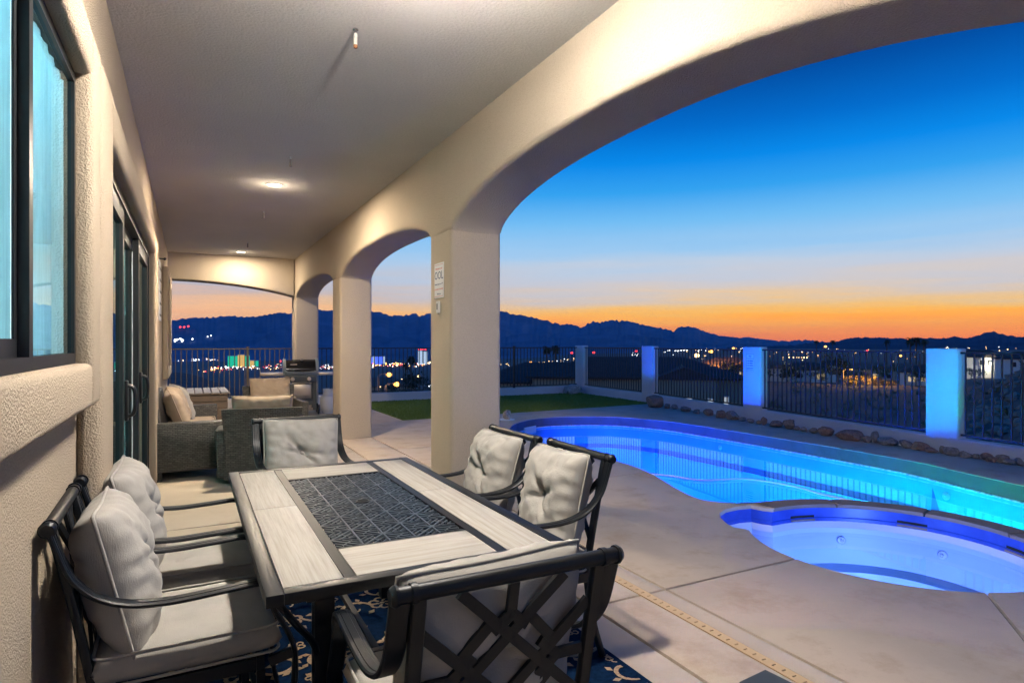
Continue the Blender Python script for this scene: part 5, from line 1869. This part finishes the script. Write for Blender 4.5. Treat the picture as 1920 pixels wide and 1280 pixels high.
# trees: trunk with limbs, crown of many small leaf clumps
def leaf_clumps(mb, c, rx, rz, n_, rn, s0):
    lobes = [(Vector((rn.gauss(0, .45) * rx, rn.gauss(0, .45) * rx, rn.uniform(-.5, .6) * rz)), rn.uniform(.35, .6)) for _ in range(9)]
    for _ in range(n_):
        lc, lr = rn.choice(lobes)
        d = Vector((rn.gauss(0, 1), rn.gauss(0, 1), rn.gauss(0, 1))).normalized()
        r_ = rn.random() ** .45 * lr
        p = Vector(c) + lc + Vector((d.x * rx * r_, d.y * rx * r_, d.z * rz * r_))
        s = s0 * rn.uniform(.5, 1.3)
        a = Vector((rn.gauss(0, 1), rn.gauss(0, 1), rn.gauss(0, .6))).normalized() * s
        b = a.cross(Vector((rn.gauss(0, 1), rn.gauss(0, 1), rn.gauss(0, 1)))).normalized() * s * .5
        mb.quad([mb.bm.verts.new(q) for q in (p - a, p + b, p + a, p - b)])
def tree(az, D, h, w, fm, label, seed, name='tree', group='trees of the estate below'):
    h *= .62; w *= .85
    rn = random.Random(seed)
    t_ = thing(name, label, 'tree', at(az, D, -.1), rn.uniform(0, 6), group)
    mb = MB()
    mb.tube(crom([(0, 0, -.4), (.05 * h * rn.uniform(-1, 1), .02 * h, h * .22), (.04 * h * rn.uniform(-1, 1), 0, h * .55)], 4), [h * .035 * (1 - .055 * k) for k in range(9)], 7)
    for k in range(5):
        a = rn.uniform(0, 6.28)
        mb.tube([(0, 0, h * rn.uniform(.25, .4)), (w * .2 * math.cos(a), w * .2 * math.sin(a), h * .52), (w * .33 * math.cos(a), w * .33 * math.sin(a), h * .72)], [h * .016, h * .010, h * .004], 5)
    mb.build('trunk', 'bark', t_, smooth=60)
    mb = MB(); leaf_clumps(mb, (0, 0, h * .62), w * .62, h * .48, 700, rn, h * .055)
    mb.build('crown', fm, t_, fix=False)
    return t_
TREES = [(51.3, 118, 6.6, 5.5, 'foliage_dark', 'broad dark tree left of the pale house behind the lot', 1), (55.0, 122, 7.5, 4.4, 'foliage_dark', 'tall dark tree right of the pale house behind the lot', 2),
         (53.9, 126, 4.6, 3.0, 'foliage_pale', 'pale green tree lit beside the pale house with the bright gable', 3), (58.3, 172, 6.5, 5, 'foliage_mid', 'pale leaning tree behind the second lit bush', 4),
         (60.4, 140, 5, 5, 'foliage_dark', 'low dark tree beside the blue lit pillar', 5), (47.4, 98, 6, 5.5, 'foliage_dark', 'round dark tree left of the pool rules pillar', 6),
         (49.0, 110, 5.5, 5.5, 'foliage_dark', 'dark spreading tree directly right of the pool rules pillar', 7), (63.9, 190, 4.4, 5.5, 'foliage_dark', 'dark bush like tree under the two storey white house', 8),
         (18.9, 90, 7, 5.5, 'foliage_dark', 'dark tree mass beside the white hotel tower and column', 9), (17.0, 100, 5, 5, 'foliage_dark', 'low dark tree in front of the lit blue hotel', 10),
         (29.6, 95, 6, 4, 'foliage_dark', 'dark tree right of the black fence post on the lawn side', 11), (32.2, 110, 5.5, 4.5, 'foliage_dark', 'dark tree behind the low tan house with the lit entrance', 12),
         (41.6, 70, 5, 4.5, 'foliage_dark', 'dark tree hugging the corner of the house with three lit windows', 13), (56.4, 160, 5.5, 5, 'foliage_dark', 'dark tree behind the first lit bush', 14), (44.6, 160, 6, 6, 'foliage_dark', 'far dark tree above the roof of the dark roofed house', 15)]
for a in TREES:
    tree(*a)
tree(45.55, 103, 4.6, 2.6, 'foliage_pale', 'narrow tree glowing amber in lamp light left of the pool rules pillar', 21)
def palm(az, D, h, label, seed):
    rn = random.Random(seed)
    t_ = thing('palm_tree', label, 'palm', at(az, D, -.1), 0, 'palms of the estate below')
    mb = MB(); mb.tube([(0, 0, -.4), (.1 * rn.uniform(-1, 1), 0, h * .5), (.25 * rn.uniform(-1, 1), 0, h)], [h * .024, h * .019, h * .017], 7); mb.build('trunk', 'bark', t_, smooth=60)
    mb = MB()
    for k in range(34):
        a = rn.uniform(0, 6.28); up = rn.uniform(-.7, 1.0); L = h * .15 * rn.uniform(.8, 1.15)
        pts = []
        for q in range(5):
            u = q / 4
            pts.append(Vector((math.cos(a) * L * u, math.sin(a) * L * u, h + L * (up * u - .75 * u * u))))
        s_ = Vector((-math.sin(a), math.cos(a), 0))
        for q in range(4):
            w0, w1 = L * .16 * math.sin(PI * (.15 + .8 * q / 4)), L * .16 * math.sin(PI * (.15 + .8 * (q + 1) / 4))
            mb.quad([mb.bm.verts.new(v) for v in (pts[q] - s_ * w0, pts[q] + s_ * w0, pts[q + 1] + s_ * w1, pts[q + 1] - s_ * w1)])
    mb.build('crown', 'foliage_dark', t_, fix=False)
for i, (az, D, h, lab) in enumerate([(60.05, 230, 11.6, 'tall palm, leftmost of the three left of the blue lit pillar'), (60.45, 232, 11.8, 'tall palm, middle one of the three left of the blue lit pillar'), (60.95, 228, 11, 'tall palm, rightmost of the three left of the blue lit pillar'),
                                    (58.5, 300, 12, 'single tall palm above the lit street lamp behind the lot'), (30.6, 120, 8, 'palm standing dark against the valley lights behind the lawn'), (31.4, 130, 8.5, 'palm with a drooping crown right behind the tan house'),
                                    (53.5, 420, 13.5, 'far palm by the row of white lamps on the horizon'), (54.7, 430, 13.5, 'far palm right of the orange lamp on the horizon'), (18.2, 105, 7.5, 'palm below the white hotel tower'), (17.7, 110, 6.5, 'small palm left of the dark trees by the column')]):
    palm(az, D, h, lab, 40 + i)
def bush(az, D, w, h, mat, label, seed, name='bush'):
    rn = random.Random(seed)
    t_ = thing(name, label, 'bush', at(az, D, -.1), 0, 'bushes at the far edge of the lot')
    mb = MB()
    for k in range(26):
        a = rn.uniform(0, 6.28); r_ = rn.random()
        mb.tube([(.1 * math.cos(a), .1 * math.sin(a), 0), (w * .4 * r_ * math.cos(a), w * .4 * r_ * math.sin(a), h * rn.uniform(.6, .95))], [.03, .008], 4)
    mb.build('stem', 'bark', t_)
    mb = MB(); leaf_clumps(mb, (0, 0, h * .45), w * .5, h * .55, 420, rn, h * .09); mb.build('foliage', mat, t_, fix=False)
for a in [(56.25, 103, 2.9, 1.7, 'shrub_dry', 'large bush glowing amber at the lot edge, left of the bare pole', 1), (56.0, 103.5, 1.6, 1.1, 'shrub_dry', 'small bush at the left end of the glowing bushes', 2),
          (57.75, 103, 2.7, 1.6, 'shrub_dry', 'glowing amber bush right of the bare pole at the lot edge', 3), (58.35, 104, 2.2, 1.2, 'shrub_dry', 'dim dry bush right of the two glowing bushes', 4), (58.9, 105, 2.0, .9, 'shrub_dry', 'low dull bush at the right end of the bush row', 5)]:
    bush(*a)
# street lamps
def street_lamp(az, D, h, mat, label, lit=True, power=0, col=(1, .45, .1), r_=.28):
    t_ = thing('street_lamp', label, 'street lamp', at(az, D, -.1), R(-az), 'street lamps of the estate')
    mb = MB(); mb.tube([(0, 0, 0), (0, 0, h)], [.14, .09], 8); mb.build('pole', 'pole_metal', t_, smooth=60)
    mb = MB(); mb.tube(crom([(0, 0, h - .05), (.3, 0, h + .15), (.9, 0, h + .18)], 4), .05, 6); mb.build('arm', 'pole_metal', t_, smooth=60)
    if lit:
        mb = MB(); mb.sphere((1.0, 0, h + .1), r_, 2, (1, 1, .7)); mb.build('lamp_head', mat, t_, smooth=180)
    else:
        mb = MB(); mb.box(.8, 1.3, -.12, .12, h + .12, h + .22); mb.build('lamp_head', 'pole_metal', t_)
    if power:
        p = at(az, D, h)
        lamp_point('street_lamp_light', (p.x, p.y, p.z - .1), power, col, .25)
for a in [(56.55, 99, 1.9, 'light_amber', 'bare short pole lit amber between the two glowing bushes', False), (55.45, 102, 2.1, 'light_amber', 'short pole with an unlit arm left of the glowing bushes', False),
          (59.1, 175, 6.2, 'light_amber', 'street lamp with an orange light on a lit pole behind the lot', True), (54.0, 330, 9.5, 'light_amber', 'orange street lamp above the top rail of the lot fence', True, 0, (1, .5, .1), .6),
          (44.55, 96, 5.2, 'light_amber', 'street lamp shining orange left of the glowing amber tree', True, 0, (1, .5, .1), .32), (43.35, 95, 4.6, 'light_warm', 'bright warm street lamp over the end of the dark roof', True, 0, (1, .5, .1), .4),
          (15.25, 60, 3.4, 'light_amber', 'amber street lamp by the lawn fence right of the second column', True), (15.9, 58, 2.6, 'light_amber', 'second amber lamp post by the lawn fence', True, 60),
          (28.9, 260, 7, 'light_amber', 'orange street lamp right behind the black fence post', True, 0, (1, .5, .1), .5), (29.6, 210, 6.5, 'light_warm', 'warm street lamp beyond the lawn, between column and corner pillar', True, 0, (1, .5, .1), .42),
          (46.9, 520, 9, 'light_amber', 'reddish orange lamp high above the pool rules panel', True, 0, (1, .5, .1), 1.0), (16.9, 140, 4, 'light_warm', 'warm lamp among the dark trees below the blue hotel', True), (18.4, 125, 4.5, 'light_warm', 'warm lamp in front of the palms by the column', True)]:
    street_lamp(*a)
pb = at(56.9, 100.5, 2.6)
lamp_point('street_lamp_light', (pb.x, pb.y, pb.z), 2600, (1, .48, .07), .3)
pb = at(45.3, 99, 4.4)
lamp_point('street_lamp_light', (pb.x, pb.y, pb.z), 1800, (1, .45, .07), .3)
pb = at(52.0, 120, 3.4)
lamp_point('porch_light', (pb.x, pb.y, pb.z), 350, (1, .9, .65), .3)
pb = at(64.9, 196, 3.5)
lamp_point('porch_light', (pb.x, pb.y, pb.z), 900, (1, .95, .7), .3)

# valley hotels
def at_valley(az, D): return at(az, D)
t_ = thing('green_hotel', 'hotel tower lit green and gold far below in the valley', 'hotel', at(3.7, 1750), R(-4), 'lit hotels in the valley')
def tower(parent, x0, x1, y0, y1, h, mat, name, nst=7):
    mb = MB(); mb.box(x0, x1, y0, y1, -8, h); b = mb.build(name, 'house_white', parent)
    n_ = max(2, int((x1 - x0) / 4.5)); w = (x1 - x0) / n_
    mb = MB()
    for i in range(n_):
        for k in range(nst):
            z = 2 + (h - 3.5) * k / nst
            mb.box(x0 + i * w + .35, x0 + (i + 1) * w - .35, y0 - .4, y0 - .05, z, z + (h - 3.5) / nst - .5)
    tag(mb.build('lit_facade', mat, b), kind='stuff')  # glowing panels stand for the coloured floodlight on the facade
    return b
tower(t_, -27, -4, -8, 8, 30, 'light_green', 'left_wing'); tower(t_, -3.9, 13, -9, 8, 33, 'light_yellow', 'centre_block'); tower(t_, 13.1, 25, -8, 8, 30, 'light_green', 'right_wing')
tower(t_, 25.1, 35, -7, 8, 18, 'light_yellow', 'low_wing', 4); tower(t_, 35.1, 46, -7, 8, 17, 'light_green', 'annex', 4)
t_ = thing('blue_hotel', 'hotel block lit deep blue beyond the lawn fence', 'hotel', at(15.4, 1800), R(-15), 'lit hotels in the valley')
tower(t_, -20, -13, -8, 8, 24, 'light_pale', 'stair_tower', 6); tower(t_, -12.9, 8, -8, 8, 23, 'light_blue', 'main_block'); tower(t_, 8.1, 14, -8, 8, 24, 'light_pale', 'end_tower', 6); tower(t_, -34, -20.1, -8, 8, 22, 'light_blue', 'side_block')
t_ = thing('white_hotel', 'pale hotel tower with red roof lights behind the sign column', 'hotel', at(19.2, 1700), R(-19), 'lit hotels in the valley')
tower(t_, -12, 0, -8, 8, 40, 'light_pale', 'left_tower', 9); tower(t_, 2, 14, -8, 8, 38, 'light_pale', 'right_tower', 9)
mb = MB()
for x in (-10, -5, -1, 4, 9):
    mb.sphere((x, -6, 42), 1.6, 1)
mb.build('roof_light', 'light_red', t_)
# red aircraft beacons on their masts
def on_range(az, e, T=RIDGE_A, D0=2300, D1=4200, base=-66, seed=1.7):
    D = D0
    while D < D1:
        z = mtn_z(T, D0, D1, az, D, base, seed)
        if (z - 1.43) / D > e:
            break
        D += 20
    return Vector((D * math.sin(R(az)), D * math.cos(R(az)), z))
for az, e, lab in [(-.70, .0180, 'red beacon light on the dark mountain, leftmost of three'), (-.42, .0180, 'red beacon light on the dark mountain, middle one of three'), (-.12, .0180, 'red beacon light on the dark mountain, rightmost of three')]:
    p = on_range(az, e)
    t_ = thing('beacon_mast', lab, 'beacon', p, 0, 'red beacon lights in the distance')
    mb = MB(); mb.tube([(0, 0, -30), (0, 0, 14)], [1.2, .6], 6); mb.build('mast', 'pole_metal', t_)
    mb = MB(); mb.sphere((0, 0, 15), 5, 2); mb.build('beacon', 'light_red', t_, smooth=180)
for az, D, h, r_, lab in [(6.95, 1500, 18, 2.2, 'red beacon right of the green hotel'), (32.9, 900, 10, 1.7, 'red beacon left of the far corner pillar'), (34.9, 900, 8, 1.7, 'red beacon right of the far corner pillar'), (38.7, 900, 8, 1.6, 'red beacon left of the pillar by the boulder'), (57.15, 600, 4.5, 1.1, 'red light on the horizon behind the lot')]:
    p = at(az, D)
    t_ = thing('beacon_mast', lab, 'beacon', p, 0, 'red beacon lights in the distance')
    mb = MB(); mb.tube([(0, 0, -3), (0, 0, h)], [.5, .2], 6); mb.build('mast', 'pole_metal', t_)
    mb = MB(); mb.sphere((0, 0, h + r_), r_, 2); mb.build('beacon', 'light_red', t_, smooth=180)
# the countless small lights of the town
rn = random.Random(99)
LT = {'light_white': MB(), 'light_warm': MB(), 'light_amber': MB(), 'light_red': MB()}
def spot(az, D, dz, px, mat):
    r_ = px * .58 * D / 1165 / 2 * rn.uniform(.7, 1.25)
    p = at(az, D, dz)
    LT[mat].sphere(p, r_, 1)
def cluster(a0, a1, d0, d1, n_, mats, px=(1.2, 2.6), h=(2, 7)):
    for _ in range(int(n_ * 1.5)):
        spot(rn.uniform(a0, a1), rn.uniform(d0, d1), rn.uniform(*h), rn.uniform(*px), rn.choice(mats))
WW, WM, AM, RD = 'light_white', 'light_warm', 'light_amber', 'light_red'
cluster(-.9, 2.2, 2350, 2600, 42, [WW, WW, WW, WM], (1.2, 3))
cluster(1.5, 6.2, 1500, 1640, 60, [WW, WM, WW, AM, RD], (1.2, 3))
cluster(2.6, 3.0, 1600, 1700, 6, [WW], (2, 4)); cluster(.6, 2.6, 1150, 1450, 16, [WM, AM, RD], (1.2, 2.6))
cluster(6.0, 9.5, 1500, 1900, 34, [WW, WM, WW, RD]); cluster(10.2, 11.4, 1300, 1700, 26, [WW, WW, WM, RD])
cluster(14.2, 20, 1500, 1760, 70, [WW, WW, WM, AM, RD], (1.2, 3.2)); cluster(16.3, 17.4, 1550, 1700, 12, [AM, RD, WM], (2, 4.5))
cluster(14.5, 20, 110, 220, 10, [WM, WW], (1.5, 3), (1, 3))
cluster(26.8, 33.3, 350, 900, 34, [WW, WM, WM], (1.2, 3), (2, 6)); cluster(31.2, 32.7, 300, 330, 7, [WM, WW], (2.5, 4), (3, 5))
cluster(38.2, 39.6, 800, 1300, 18, [WW], (1, 2)); cluster(41, 48, 700, 1400, 34, [WW, WM, WW], (1.2, 2.6), (2, 7))
for k in range(16): spot(42.1 + k * .075, 1150, 5, 2.4, WW)
for k in range(11): spot(51.0 + k * .2 + rn.uniform(-.05, .05), 420, 3.2, 2.8, WM)
cluster(44, 48, 250, 420, 12, [WW, WM], (1.4, 3), (2, 5)); cluster(49, 62.5, 300, 900, 40, [WW, WM, WM, AM], (1, 2.2), (2, 6))
cluster(60, 62.5, 170, 300, 8, [WW, WM], (1.6, 3), (1, 3)); cluster(62, 67, 500, 1200, 12, [WW, WM], (1.4, 2.4), (3, 9)); cluster(22, 27, 400, 900, 14, [WW, WM])
for _ in range(9):
    p = on_range(rn.uniform(-1.1, .2), rn.uniform(.0000, .0035)); LT[WW].sphere(p, rn.uniform(2.5, 5), 1)
for az in (1.30, 1.55):
    p = on_range(az, .0085); LT[WW].sphere(p, 3, 1)
for k, m_ in LT.items():
    o = m_.build('town_lights', k)
    tag(o, {'light_white': 'scattered cool white lights of the town in the valley', 'light_warm': 'scattered warm lights of the town in the valley', 'light_amber': 'scattered amber lights of the town in the valley', 'light_red': 'scattered red lights of the town in the valley'}[k], 'lights', kind='stuff')
# a few dry shrubs on the lot and bank: uncounted scrub
mb = MB()
rn = random.Random(5)
for _ in range(260):
    az = rn.uniform(44, 72); D = rn.uniform(22, 98) if az < 62 else rn.uniform(26, 60)
    p = at(az, D)
    s = rn.uniform(.08, .3)
    for k in range(9):
        d = Vector((rn.gauss(0, 1), rn.gauss(0, 1), abs(rn.gauss(0, .8)))) * s
        b = d.cross(Vector((rn.gauss(0, 1), rn.gauss(0, 1), rn.gauss(0, 1)))).normalized() * s * .25
        mb.quad([mb.bm.verts.new(q) for q in (p, p + d * .5 + b, p + d, p + d * .5 - b)])
tag(mb.build('scrub', 'shrub_dry', fix=False), 'sparse dry scrub scattered over the dark lot', 'scrub', kind='stuff')
mb = MB()
for _ in range(320):
    az = rn.uniform(62.5, 75); D = rn.uniform(24, 58)
    p = at(az, D); s = rn.uniform(.06, .35)
    vs = mb.sphere(p, s, 1, (1, 1, .7))
    for v in vs: v.co += Vector((rn.gauss(0, .15), rn.gauss(0, .15), rn.gauss(0, .1))) * s
tag(mb.build('bank_rubble', 'rock_brown', smooth=20), 'loose stones on the rocky bank beyond the right fence panel', 'rubble', kind='stuff')

# ------------------------------------------------------------------ dusk haze over the valley
mb = MB(); mb.box(-6700, 6700, -6700, 6700, -72, 218)
hz = mb.build('haze', 'rubber')
hz.data.materials.clear()
hm = bpy.data.materials.new('haze_air')
hm.use_nodes = True
hn = hm.node_tree
hn.nodes.clear()
ho = hn.nodes.new('ShaderNodeOutputMaterial')
pv = hn.nodes.new('ShaderNodeVolumePrincipled')
pv.inputs['Color'].default_value = (.22, .60, 1.0, 1)
pv.inputs['Anisotropy'].default_value = .3
pv.inputs['Density'].default_value = HAZE
hn.links.new(pv.outputs[0], ho.inputs['Volume'])
hz.data.materials.append(hm)
tag(hz, 'thin blue dusk haze filling the valley', 'haze', kind='stuff')
